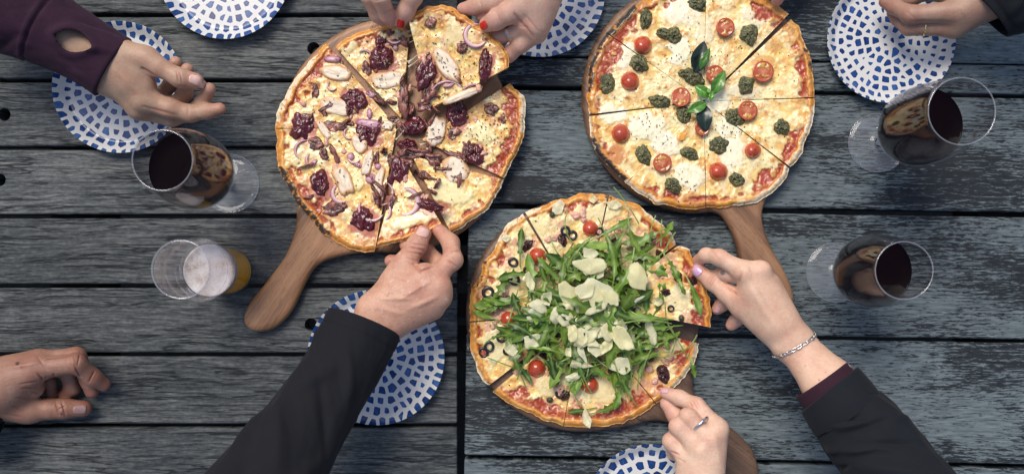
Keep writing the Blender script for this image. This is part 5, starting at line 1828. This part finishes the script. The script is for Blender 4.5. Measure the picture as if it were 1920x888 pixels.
def ring_band(name, parent, px, py, z, ax, ay, R, wid, mat, az=0.0, thick=0.0011, sq=1.0, wob=0.0):
    """finger ring round an axis given in photo direction (ax, ay) and rise az"""
    c = P(px, py, z / 1000.0)
    a = np.array([ax, -ay, az], float)
    a /= np.linalg.norm(a)
    s = np.cross(a, [0, 0, 1.0])
    s /= np.linalg.norm(s)
    u = np.cross(s, a)
    n = 60
    prof = [(-wid / 2, 0), (-wid / 2 * 0.92, thick * 800), (0, thick * 1000), (wid / 2 * 0.92, thick * 800), (wid / 2, 0), (0, -0.25)]
    V = []
    for i in range(n):
        t = 2 * math.pi * i / n
        for (o, r) in prof:
            rr = (R + r + wob * math.sin(t * 9) * (1 if r > 0.5 else 0)) / 1000
            V.append(c + a * o / 1000 + s * rr * math.cos(t) + u * rr * sq * math.sin(t))
    m = len(prof)
    F = grid_faces(n, m, wrap=True).tolist()
    F += [[(n - 1) * m + j, (n - 1) * m + (j + 1) % m, (j + 1) % m, j] for j in range(m)]
    return mesh(name, V, F, mat, parent)
SILVER = flat_mat('polished_silver', (0.72, 0.70, 0.69), rough=0.22, metal=1.0, colvar=0.08, bstr=0.05)
GOLD = flat_mat('polished_gold', (0.80, 0.60, 0.28), rough=0.2, metal=1.0, colvar=0.05, bstr=0.05)
ROSE = flat_mat('rose_gold', (0.62, 0.47, 0.40), rough=0.3, metal=1.0, colvar=0.35, cvscale=420, nscale=500, bstr=0.7, bdist=0.001)
BLACK = fabric_mat('black_jacket_cloth', (0.0080, 0.0086, 0.0118), spec=0.2, sheen=0.035, var=0.12)
BLACK2 = fabric_mat('black_coat_cloth', (0.0075, 0.0095, 0.0135), spec=0.2, sheen=0.035, var=0.12, weave=700)
PURPLE = fabric_mat('plum_jersey', (0.030, 0.0105, 0.024), spec=0.2, sheen=0.04, var=0.30, weave=650)
PURPLE2 = fabric_mat('plum_jersey_cuff', (0.032, 0.011, 0.021), spec=0.2, sheen=0.03, var=0.2)
GREYL = fabric_mat('grey_lining', (0.33, 0.33, 0.33), sheen=0.1, var=0.35, weave=420)

SK_OLD = skin_mat('freckled_skin', spots=0.55, pale=0.4)
SK_OLD2 = skin_mat('weathered_skin', spots=0.5, pale=0.12)
SK = skin_mat('smooth_skin', spots=0.10)
SK2 = skin_mat('fair_skin', spots=0.06)

# --- the freckled hand from the black sleeve, gripping a slice
o, f = hand('person', SK_OLD, (0.56, 0.32, 0.225),
    palm=[(700, 582, 82, 17, 730, 602, 78, 17), (702, 584, 84, 19, 796, 516, 88, 14), (712, 590, 84, 19, 825, 536, 90, 13), (722, 598, 82, 18, 826, 558, 85, 12.5), (735, 606, 78, 17, 812, 580, 76, 11.5),
          (710, 572, 80, 16, 752, 505, 77, 14), (735, 560, 82, 17, 790, 540, 82, 13)],
    arm=[(618, 735, 114, 24, 702, 588, 82, 17), (628, 742, 114, 24, 729, 604, 80, 17)],
    fingers=[[(738, 528, 77, 14.5), (762, 490, 75, 12.5), (782, 458, 67, 11.5), (794, 438, 60, 9.5)],
             [(806, 527, 88, 12.5), (849, 487, 79, 11.3), (845, 455, 60, 10), (824, 433, 47, 8.5)],
             [(818, 545, 78, 12), (830, 500, 52, 10.5), (800, 472, 36, 9.5), (762, 459, 36, 8.5)],
             [(812, 562, 70, 11), (806, 515, 36, 9.5), (757, 492, 32, 9), (733, 489, 30, 8)],
             [(800, 575, 62, 10), (780, 530, 34, 8), (745, 515, 30, 7)]],
    creases=[(765, 462, 797, 470, 1.1, 0.9), (764, 470, 794, 478, 0.9, 0.8), (769, 455, 799, 461, 0.7, 0.8), (786, 508, 812, 500, 1.6, 1.4), (776, 495, 790, 512, 1.2, 1.5), (845, 470, 866, 470, 0.9, 1.0), (836, 486, 858, 500, 0.7, 1),
             (750, 560, 805, 528, -0.9, 3.5), (770, 578, 820, 556, -0.9, 3.5), (730, 545, 760, 505, -0.6, 3), (740, 520, 770, 530, 0.5, 1.2), (715, 560, 770, 560, -0.8, 2.6), (700, 575, 760, 590, -0.5, 3),
             (762, 482, 792, 492, 0.6, 0.9), (760, 490, 788, 500, 0.5, 0.9), (722, 530, 742, 545, 0.4, 0.9), (712, 545, 735, 560, 0.4, 0.9)],
    red=[(840, 510, 26, 0.35), (800, 540, 40, 0.25), (770, 470, 22, 0.25)],
    nails=[(793, 436, 68, 0.28, -0.95, 12.5, 14.0, 'bare', -0.05, 0.25)])
thing(o, 'right hand with freckled skin gripping a pizza slice, arm in a plain black sleeve', 'person', 'people round the table')
tube('sleeve', [(683, 606, 84, 45, 36), (668, 640, 90, 44, 38), (642, 690, 100, 43.5, 40), (602, 752, 120, 45, 43), (552, 828, 150, 49, 46), (493, 912, 185, 56, 50), (420, 1020, 220, 64, 56)], BLACK, o,
     amp=0.0028, seed=3, slant=0.0, folds=[(0.07, 1.9, 1, 0.55, 7, 40, 3.2), (0.10, 1.2, 1, -0.5, 8, 36, 2.6), (0.13, 1.9, 1, 0.8, 6, 45, -3.0), (0.17, 1.2, 1, 0.6, 8, 46, 3.6), (0.21, 2.1, 1, -0.4, 8, 40, 3.4),
                                          (0.19, 0.5, 1, 0.3, 8, 40, 3.0), (0.24, 1.4, 1, 0.7, 9, 50, -3.5), (0.05, 0.4, 1, 0.6, 6, 30, 1.8), (0.018, 1.57, 0, 1, 1.2, 120, -0.8)])

# --- the old hand resting on the left edge
o, f = hand('person', SK_OLD2, (0.31, 0.165, 0.115),  # skin tone set darker to imitate brightness falling off towards the corner
    palm=[(-60, 742, 55, 26, 5, 728, 50, 25), (-5, 712, 54, 20, 72, 689, 53, 14.5), (-5, 702, 45, 20, 72, 677, 43, 14), (-5, 755, 42, 20, 55, 769, 31, 14.5), (10, 735, 44, 20, 62, 725, 40, 12.5), (0, 730, 54, 18, 50, 705, 53, 14)],
    arm=[(-190, 775, 60, 32, -50, 735, 53, 26)],
    fingers=[[(70, 690, 53, 13.5), (143, 681, 51, 11.3), (174, 707, 34, 10.3), (194, 720, 23, 8.6)],
             [(72, 678, 42, 13), (143, 668, 38, 11), (166, 712, 20, 9.6), (172, 733, 14, 8.6)],
             [(60, 690, 30, 12), (125, 690, 24, 10), (135, 728, 12, 9), (122, 740, 11, 8)],
             [(50, 700, 22, 11), (90, 715, 16, 9.5), (97, 742, 11, 8)],
             [(48, 769, 32, 14.5), (94, 766, 27, 11.8), (120, 765, 23, 12), (157, 765, 17, 9.8)]],
    creases=[(139, 685, 150, 706, 1.2, 1.0), (150, 660, 146, 684, 0.9, 1.0), (134, 668, 140, 690, -0.6, 2), (177, 696, 166, 716, 0.9, 0.9), (104, 752, 110, 778, 1.1, 1), (116, 752, 122, 780, 1.0, 1), (108, 768, 122, 760, 0.7, 1),
             (70, 700, 92, 725, 1.3, 1.2), (86, 706, 84, 736, 0.9, 1.0), (100, 700, 104, 712, 0.8, 0.9), (60, 735, 88, 742, 0.7, 1.0), (30, 745, 60, 748, 0.5, 1), (35, 720, 70, 715, 0.6, 1.1), (40, 728, 70, 728, 0.6, 1.1),
             (10, 690, 70, 680, -0.8, 3), (88, 672, 138, 664, 0.9, 1.5), (70, 668, 86, 690, 0.5, 1), (20, 760, 50, 772, 0.5, 1.0), (10, 775, 40, 782, 0.5, 1.0)],
    red=[(180, 712, 22, 0.5), (60, 690, 30, 0.3), (115, 765, 18, 0.35), (45, 690, 9, 0.6)],
    patches=[(33, 681, 5, (0.045, 0.022, 0.018), 0.85), (115, 775, 3.5, (0.10, 0.04, 0.035), 0.8), (20, 730, 10, (0.42, 0.30, 0.24), 0.3), (41, 688, 4, (0.25, 0.06, 0.05), 0.6)],
    nails=[(150, 767, 27, 1, 0.1, 14.0, 11.0, 'old', 0.1, -0.15)])
thing(o, 'wrinkled older hand resting on grey planks at the left edge, thumb nearest', 'person', 'people round the table')
tube('sleeve', [(-8, 812, 48, 20, 20), (-40, 800, 52, 34, 30), (-120, 780, 60, 42, 36), (-220, 790, 70, 46, 40)], BLACK, o, amp=0.001, seed=4)

# --- the young hand from the plum sleeve
o, f = hand('person', SK, (0.45, 0.29, 0.20),
    palm=[(212, 100, 86, 16, 200, 152, 80, 16), (215, 112, 86, 19, 270, 184, 79, 13), (205, 138, 80, 18, 262, 203, 67, 12.5), (220, 99, 88, 16, 278, 110, 90, 12.5), (228, 122, 84, 19, 268, 158, 79, 14), (212, 128, 86, 18, 240, 150, 84, 16)],
    arm=[(90, 55, 98, 26, 205, 112, 86, 18), (85, 75, 96, 26, 198, 140, 82, 18)],
    fingers=[[(270, 108, 90, 12.5), (296, 125, 90, 11), (337, 146, 88, 10.7), (367, 152, 84, 9.2)],
             [(268, 186, 78, 13.5), (318, 203, 73, 11.2), (357, 213, 67, 9.8), (388, 209, 67, 8.6), (412, 204, 69, 7.2)],
             [(258, 203, 63, 12.5), (320, 221, 51, 10), (360, 213, 47, 9), (379, 193, 58, 8.2), (392, 167, 72, 7.6)],
             [(268, 190, 55, 11), (330, 196, 42, 9), (347, 175, 46, 8.6), (351, 131, 60, 7.8)],
             [(270, 180, 50, 10), (305, 176, 38, 8.4), (318, 160, 42, 7.8), (329, 117, 60, 7.2)]],
    creases=[(331, 132, 334, 154, 0.9, 0.8), (337, 133, 341, 156, 0.9, 0.8), (334, 131, 337, 155, 0.6, 0.8), (266, 128, 288, 142, 1.6, 1.6), (268, 200, 330, 216, 0.6, 2.0), (215, 130, 262, 178, -0.5, 4), (290, 158, 300, 162, 0.6, 1),
             (354, 200, 352, 216, 0.4, 1.2)],
    red=[(285, 140, 12, 0.5), (380, 155, 16, 0.4), (400, 207, 22, 0.4)],
    nails=[(365, 148, 96, 0.97, 0.26, 13.5, 11.0, 'bare', 0.0, 0.12)])
thing(o, 'young open hand with curled fingers, arm in a plum sleeve with a thumbhole', 'person', 'people round the table')
slv = tube('sleeve', [(211, 126, 83, 38, 30), (182, 108, 87, 38, 30), (148, 88, 91, 38, 31), (112, 68, 95, 40, 33), (76, 48, 99, 44, 37), (36, 28, 104, 48, 40), (-10, 6, 110, 50, 42), (-90, -35, 120, 52, 44)], PURPLE, o,
     amp=0.0024, seed=8, slant=0.0, hole=(137, 77, 37, 21, 17, 0.095), cuff_lip=0.012,
     folds=[(0.020, 1.4, 1, 0.6, 4, 22, 2.2), (0.035, 0.7, 1, 0.5, 5, 20, -2.2), (0.085, 1.57, 0, 1, 1.5, 90, -1.6), (0.090, 1.57, 0, 1, 2.0, 90, 1.2), (0.12, 1.0, 1, 0.5, 6, 30, 2.6), (0.13, 2.0, 1, -0.3, 6, 30, 2.4), (0.11, 2.6, 0.6, 1, 5, 25, -2.5), (0.03, 2.3, 1, -0.3, 5, 24, 1.8)])

# --- the hand with a bracelet taking a rocket slice
o, f = hand('person', SK2, (0.66, 0.43, 0.31),
    palm=[(1478, 652, 90, 13.5, 1501, 639, 90, 13.5), (1478, 638, 92, 14, 1396, 510, 98, 11.8), (1484, 632, 93, 14, 1424, 508, 101, 10.8), (1492, 634, 89, 14, 1444, 532, 90, 11), (1492, 638, 84, 13, 1440, 560, 78, 11),
          (1472, 646, 86, 13.5, 1395, 575, 76, 13.5), (1448, 608, 85, 17, 1390, 560, 82, 13), (1455, 600, 92, 17, 1415, 545, 94, 14)],
    arm=[(1618, 842, 128, 25, 1541, 722, 108, 20.5), (1634, 832, 128, 25, 1562, 708, 108, 20.5), (1541, 722, 108, 20.5, 1481, 651, 90, 13.5), (1562, 708, 108, 20.5, 1500, 639, 90, 13.5)],
    fingers=[[(1392, 574, 76, 13.2), (1365, 551, 72, 11), (1336, 528, 64, 9.6), (1310, 507, 58, 8.4)],
             [(1398, 510, 97, 10.8), (1348, 482, 89, 9.0), (1324, 478, 74, 8.0), (1309, 488, 56, 7)],
             [(1415, 515, 95, 11), (1365, 512, 78, 9), (1332, 520, 50, 8), (1314, 520, 42, 7)],
             [(1430, 535, 82, 10), (1385, 552, 56, 8.5), (1354, 570, 46, 7.8), (1345, 579, 42, 7)],
             [(1435, 560, 72, 9.5), (1402, 590, 50, 7.8), (1378, 602, 42, 7.2), (1371, 609, 40, 6.8)]],
    creases=[(1327, 508, 1316, 524, 0.0, 1), (1340, 516, 1328, 535, 0.9, 0.8), (1336, 512, 1324, 531, 0.7, 0.8), (1344, 520, 1332, 538, 0.6, 0.8), (1366, 538, 1380, 552, 1.5, 1.5), (1390, 512, 1380, 545, 0.8, 2.5), (1410, 515, 1455, 590, -0.5, 3.5),
             (1395, 520, 1450, 610, -0.5, 4), (1335, 470, 1350, 490, 0.3, 1.2), (1405, 500, 1412, 520, 0.4, 2)],
    bumps=[(1429, 507, 104, 9), (1396, 510, 102, 9)],
    red=[(1385, 560, 22, 0.35), (1428, 500, 12, 0.3), (1345, 475, 12, 0.3)],
    patches=[(1355, 511, 6, (0.09, 0.10, 0.12), 0.8), (1536, 712, 2.4, (0.25, 0.11, 0.07), 0.8), (1548, 697, 2.0, (0.35, 0.17, 0.11), 0.7), (1580, 717, 1.8, (0.2, 0.09, 0.06), 0.7), (1510, 685, 2, (0.4, 0.2, 0.13), 0.6)],
    nails=[(1306, 507, 66, -0.78, -0.62, 12.5, 11.5, 'lilac', -0.1, 0.05), (1345, 580, 50, -0.3, 0.9, 8, 7, 'pink', -0.5, -0.2)])
thing(o, 'hand with a silver bracelet and lilac nails, arm in a rolled black coat cuff', 'person', 'people round the table')
person_r = o
tube('inner_cuff', [(1540, 712, 105, 35, 32), (1560, 738, 109, 36, 33), (1575, 756, 113, 37, 34)], PURPLE2, o, amp=0.0006, seed=12, cuff_lip=0.006, step=0.0018)
tube('cuff', [(1556, 731, 109, 41, 37), (1567, 746, 112, 42, 38), (1580, 764, 116, 43, 39), (1590, 778, 118, 43, 39)], BLACK2, o, amp=0.0008, seed=13, thick=0.003, cuff_lip=0.014, step=0.0018, slant=0.004,
     folds=[(0.02, 2.15, 1, 0.0, 1.2, 60, 0.9), (0.02, 2.24, 1, 0.0, 1.4, 60, -1.0)])
tube('sleeve', [(1578, 762, 114, 39, 35), (1597, 786, 120, 44, 39), (1625, 818, 128, 47, 42), (1650, 850, 136, 48, 43), (1685, 900, 150, 52, 47), (1740, 985, 175, 58, 52)], BLACK2, o, amp=0.0034, seed=14, thick=0.003,
     folds=[(0.012, 1.2, 0.5, 1, 3, 26, -3.0), (0.022, 1.3, 0.5, 1, 4, 26, 4.6), (0.036, 1.8, 0.3, 1, 4, 30, -3.2), (0.050, 1.1, 0.6, 1, 4, 34, 4.2), (0.066, 1.8, 0.5, 1, 5, 30, -3.4), (0.045, 2.4, 0.4, 1, 4, 18, 3.0), (0.085, 1.3, 0.8, 1, 7, 40, 2.5), (0.03, 0.5, 0.2, 1, 4, 18, 3.4), (0.055, 0.3, 0.2, 1, 4, 16, -3)])
# figaro bracelet: separate links along the wrist
def bracelet(parent, pts):
    c = catmull([P(x, y, z / 1000.0) for x, y, z in pts], 20, closed=True)
    seg = np.r_[0, np.cumsum(np.linalg.norm(np.diff(np.vstack([c, c[:1]]), axis=0), axis=1))]
    cc = np.vstack([c, c[:1]])
    cen = c.mean(0)
    s, k = 0.0, 0
    while s < seg[-1] - 0.003:
        ln = 0.0078 if k % 4 == 0 else 0.0048
        a = np.array([np.interp(s + ln / 2, seg, cc[:, i]) for i in range(3)])
        b = np.array([np.interp(min(s + ln / 2 + 0.001, seg[-1]), seg, cc[:, i]) for i in range(3)])
        t = (b - a) / (np.linalg.norm(b - a) + 1e-9)
        nrm = a - cen
        nrm -= t * (nrm @ t)
        nrm /= np.linalg.norm(nrm)
        w = np.cross(nrm, t)
        tw = 0.5 if k % 2 else -0.35
        w2 = w * math.cos(tw) + nrm * math.sin(tw)
        n2 = np.cross(t, w2)
        V, n, m = [], 16, 6
        for i in range(n):
            q = 2 * math.pi * i / n
            ce = a + t * (ln * 0.60) * math.cos(q) + w2 * 0.0017 * math.sin(q)
            rd = t * math.cos(q) + w2 * math.sin(q)
            for j in range(m):
                r = 2 * math.pi * j / m
                V.append(ce + (rd * math.cos(r) + n2 * math.sin(r)) * 0.0006)
        F = grid_faces(n, m, wrap=True).tolist() + [[(n - 1) * m + j, (n - 1) * m + (j + 1) % m, (j + 1) % m, j] for j in range(m)]
        mesh('bracelet_link', V, F, SILVER, BR)
        s += ln * 0.93
        k += 1
BR = bpy.data.objects.new('bracelet', None)
COL.objects.link(BR)
BR.parent = person_r
BR.location = Vector(P(1490, 648, 0.1)) - world_loc(person_r)
# trace the arm's section under the bracelet line
def section(f, p0, p1, zc, n=28, off=0.0012):
    a, b = P(p0[0], p0[1], zc / 1000.0), P(p1[0], p1[1], zc / 1000.0)
    c = (a + b) / 2
    s = (b - a) / np.linalg.norm(b - a)
    out = []
    for i in range(n):
        q = 2 * math.pi * i / n
        d = s * math.cos(q) + np.array([0, 0, 1.0]) * math.sin(q)
        r = 0.004
        while r < 0.08 and float(f.sample((c + d * r)[None])[0]) < off:
            r += 0.0006
        out.append(c + d * r)
    return out
sec = section(f, (1455, 668), (1523, 627), 92)
sp = [tuple(PX(np.array([q]))[0]) + (q[2] * 1000,) for q in sec]
bracelet(BR, sp)

# --- the hand with a claddagh-like ring at the bottom
o, f = hand('person', SK2, (0.66, 0.44, 0.325),
    palm=[(1326, 915, 84, 18, 1344, 804, 83, 12.5), (1315, 915, 86, 18, 1330, 824, 88, 12), (1302, 915, 82, 18, 1311, 842, 86, 12), (1292, 915, 76, 17, 1289, 864, 78, 11.5), (1310, 905, 80, 20, 1315, 850, 80, 16)],
    arm=[(1300, 1060, 100, 30, 1304, 930, 84, 22), (1325, 1060, 100, 28, 1318, 930, 84, 21)],
    fingers=[[(1344, 804, 83, 12.2), (1306, 760, 69, 9.6), (1274, 745, 54, 8.8), (1248, 736, 45, 7.2)],
             [(1331, 822, 88, 11.8), (1290, 781, 81, 10.2), (1282, 804, 56, 9), (1300, 818, 45, 8)],
             [(1311, 841, 86, 11.5), (1272, 799, 79, 10.3), (1266, 820, 54, 9), (1285, 835, 44, 8)],
             [(1290, 862, 78, 10.6), (1258, 826, 71, 9.3), (1263, 848, 50, 8), (1282, 858, 44, 7)],
             [(1320, 880, 60, 14), (1298, 830, 50, 12), (1268, 778, 44, 10.5), (1251, 756, 41, 8.8)]],
    creases=[(1299, 750, 1309, 768, 0.8, 0.9), (1306, 748, 1314, 764, 0.7, 0.9), (1292, 752, 1301, 768, 0.5, 0.9), (1258, 846, 1272, 852, 1.2, 1.0), (1318, 838, 1322, 860, -0.4, 3), (1340, 818, 1350, 860, -0.5, 4), (1270, 858, 1285, 866, 0.6, 1.0)],
    bumps=[(1346, 808, 90, 8), (1331, 824, 95, 8), (1311, 843, 93, 8)],
    red=[(1302, 757, 12, 0.45), (1330, 830, 12, 0.25), (1258, 780, 20, 0.55), (1260, 850, 10, 0.4)],
    nails=[(1246, 731, 50, -0.96, -0.28, 10.5, 7.5, 'pink', -0.25, 0.45)])
thing(o, 'hand with a silver heart ring pinching the edge of the rocket pizza', 'person', 'people round the table')
ring_band('ring', o, 1313, 794, 86, 0.62, 0.66, 11.8, 3.0, SILVER, az=0.25, thick=0.0010)
def heart(o):
    c = P(1321, 787, 0.0)
    V, F = [], []
    for zz, s in ((0.0975, 1.0), (0.1000, 0.7)):
        for i in range(24):
            t = 2 * math.pi * i / 24
            x = 16 * math.sin(t) ** 3 / 17
            y = (13 * math.cos(t) - 5 * math.cos(2 * t) - 2 * math.cos(3 * t) - math.cos(4 * t)) / 17
            V.append(P(1320 + x * 5.5 * s, 787 - y * 5.5 * s, zz))
    F = grid_faces(2, 24, wrap=True).tolist() + [list(range(24, 48))]
    F = [f_[::-1] for f_ in F]
    return mesh('ring_heart', V, F, SILVER, o, smooth=False)
heart(o)

# --- the two hands with red nails (one person)
per = empty('person', P(880, -120, 0.12), 'pair of hands with red nails and a wide patterned ring pulling the chicken pizza apart', 'person', 'people round the table')
h1, f = hand('hand', SK2, (0.58, 0.365, 0.275),
    palm=[(722, -120, 98, 22, 716, -50, 95, 13), (762, -120, 92, 22, 748, -52, 90, 14), (692, -120, 88, 20, 694, -48, 85, 12), (735, -110, 92, 24, 735, -70, 90, 18)],
    arm=[(740, -240, 110, 30, 735, -120, 95, 26)],
    fingers=[[(721, -50, 93, 12), (713, -6, 88, 10.4), (727, 28, 62, 9.2), (734, 41, 48, 7.2)],
             [(698, -48, 85, 12), (692, -8, 78, 10), (707, 27, 52, 8.8), (717, 38, 44, 7.5)],
             [(788, -58, 80, 14), (775, -8, 74, 11.3), (761, 20, 63, 10.3), (751, 41, 53, 8)]],
    creases=[(704, 2, 730, -2, 0.5, 1.0), (718, 26, 738, 18, 0.5, 1.0)],
    red=[(728, 40, 22, 0.5), (760, 25, 20, 0.4)],
    nails=[(751, 45, 60, -0.25, 0.95, 11, 9, 'red', -0.05, -0.5)], parent=per)
h2, f = hand('hand', SK2, (0.58, 0.37, 0.28),
    palm=[(1045, -125, 112, 24, 1018, -25, 102, 17), (1035, -90, 107, 18, 984, -27, 101, 12.5), (1040, -80, 102, 18, 1003, -5, 98, 12.5), (1045, -70, 94, 17, 1012, 25, 88, 12.5), (1050, -60, 86, 16, 1007, 60, 76, 11), (1012, -60, 92, 16, 984, 8, 93, 14.5),
          (1008, 5, 90, 16, 988, 42, 79, 12), (1015, 10, 92, 15, 1008, 45, 86, 12)],
    arm=[(1110, -250, 130, 32, 1045, -120, 112, 26)],
    fingers=[[(982, 10, 93, 14.2), (955, 24, 88, 12.2), (930, 38, 79, 11.2), (913, 46, 70, 9.3)],
             [(984, -26, 99, 12), (925, 4, 75, 10.2), (890, 13, 57, 9.2), (869, 18, 49, 8.2)],
             [(1000, -5, 92, 12), (935, 24, 64, 9.6), (905, 30, 50, 8.6)],
             [(1005, 35, 82, 12), (965, 58, 64, 10.2), (937, 69, 50, 9.2), (917, 71, 42, 8)],
             [(1005, 64, 72, 10.8), (976, 84, 60, 9.4), (957, 100, 47, 8.6), (952, 108, 43, 7.6)]],
    creases=[(900, 4, 906, 22, 0.5, 0.9), (964, 26, 978, 46, 1.0, 2), (975, 40, 1000, 70, 0.7, 2.0), (985, 30, 1010, 60, 0.5, 1.5), (975, 50, 990, 52, 0.5, 1), (930, 22, 940, 44, 0.4, 1.0)],
    red=[(985, 45, 14, 0.5), (870, 16, 22, 0.5), (955, 100, 18, 0.35), (905, 45, 12, 0.3)],
    nails=[(907, 48, 78, -0.9, 0.42, 11.5, 9.5, 'red', -0.35, -0.3)], parent=per)
ring_band('ring', h2, 953, 61.5, 58, -0.92, 0.40, 12.9, 7.0, ROSE, az=-0.12, thick=0.0012)

# --- the hand with a gold ring above the plate at the right
o, f = hand('person', SK, (0.36, 0.215, 0.155),
    palm=[(1852, -5, 84, 18, 1795, 22, 76, 13), (1850, 8, 74, 17, 1790, 50, 60, 12.5), (1850, -20, 80, 18, 1800, -10, 72, 13.5), (1848, 0, 80, 18, 1800, 36, 68, 12)],
    arm=[(1990, -75, 115, 30, 1856, -12, 84, 21), (1990, -50, 112, 28, 1858, 2, 80, 19)],
    fingers=[[(1794, 22, 76, 12.8), (1708, 28, 63, 10.3), (1677, 13, 45, 8.8), (1659, 4, 37, 7.2)],
             [(1790, 50, 60, 12.3), (1704, 51, 47, 9.6), (1686, 36, 34, 8.6), (1675, 24, 30, 8)],
             [(1795, -8, 70, 12), (1740, -15, 50, 9.4), (1706, -1, 36, 8.4), (1692, 5, 32, 7.2)],
             [(1800, -22, 66, 12), (1770, -30, 50, 9), (1730, -12, 34, 8), (1716, 0, 30, 7)]],
    creases=[(1700, 22, 1718, 36, 0.3, 1.2), (1710, 40, 1790, 42, 0.4, 2.0), (1802, 12, 1810, 30, -0.5, 3)],
    red=[(1665, 8, 22, 0.5), (1700, 26, 14, 0.35), (1694, 56, 12, 0.3)])
thing(o, 'tanned hand with a thin gold ring reaching over a mosaic plate, dark coat sleeve', 'person', 'people round the table')
ring_band('ring', o, 1732, 50.5, 51, 1.0, 0.02, 10.6, 2.6, GOLD, az=0.16, thick=0.0009)
tube('sleeve', [(1850, 22, 78, 39, 30), (1868, 10, 82, 42, 33), (1895, -6, 90, 46, 38), (1940, -30, 102, 50, 42), (2010, -70, 120, 54, 46)], BLACK2, o, amp=0.0022, seed=21, slant=0.004,
     folds=[(0.03, 1.3, 1, 0.4, 6, 25, 2.0), (0.05, 0.6, 1, -0.4, 6, 28, 2.2)])
tube('lining', [(1898, 45, 62, 14, 16), (1925, 30, 66, 17, 18), (1965, 8, 74, 20, 20)], GREYL, o, amp=0.0014, seed=22)

# --- a finger just reaching the tomato pizza at the top edge
o, f = hand('person', SK2, (0.60, 0.36, 0.30),
    palm=[(1490, -120, 80, 20, 1480, -75, 72, 14), (1515, -125, 78, 20, 1510, -80, 70, 13)],
    arm=[(1530, -240, 100, 28, 1500, -120, 80, 24)],
    fingers=[[(1480, -72, 70, 11), (1468, -35, 62, 9.4), (1461, -12, 50, 8.6), (1457, 1, 42, 7)], [(1510, -78, 68, 11), (1495, -40, 52, 9), (1480, -22, 40, 8)], [(1470, -90, 60, 12), (1450, -50, 52, 10.5), (1444, -28, 48, 9)]])
thing(o, 'pale fingertip just touching the crust of the tomato pizza at the top edge', 'person', 'people round the table')
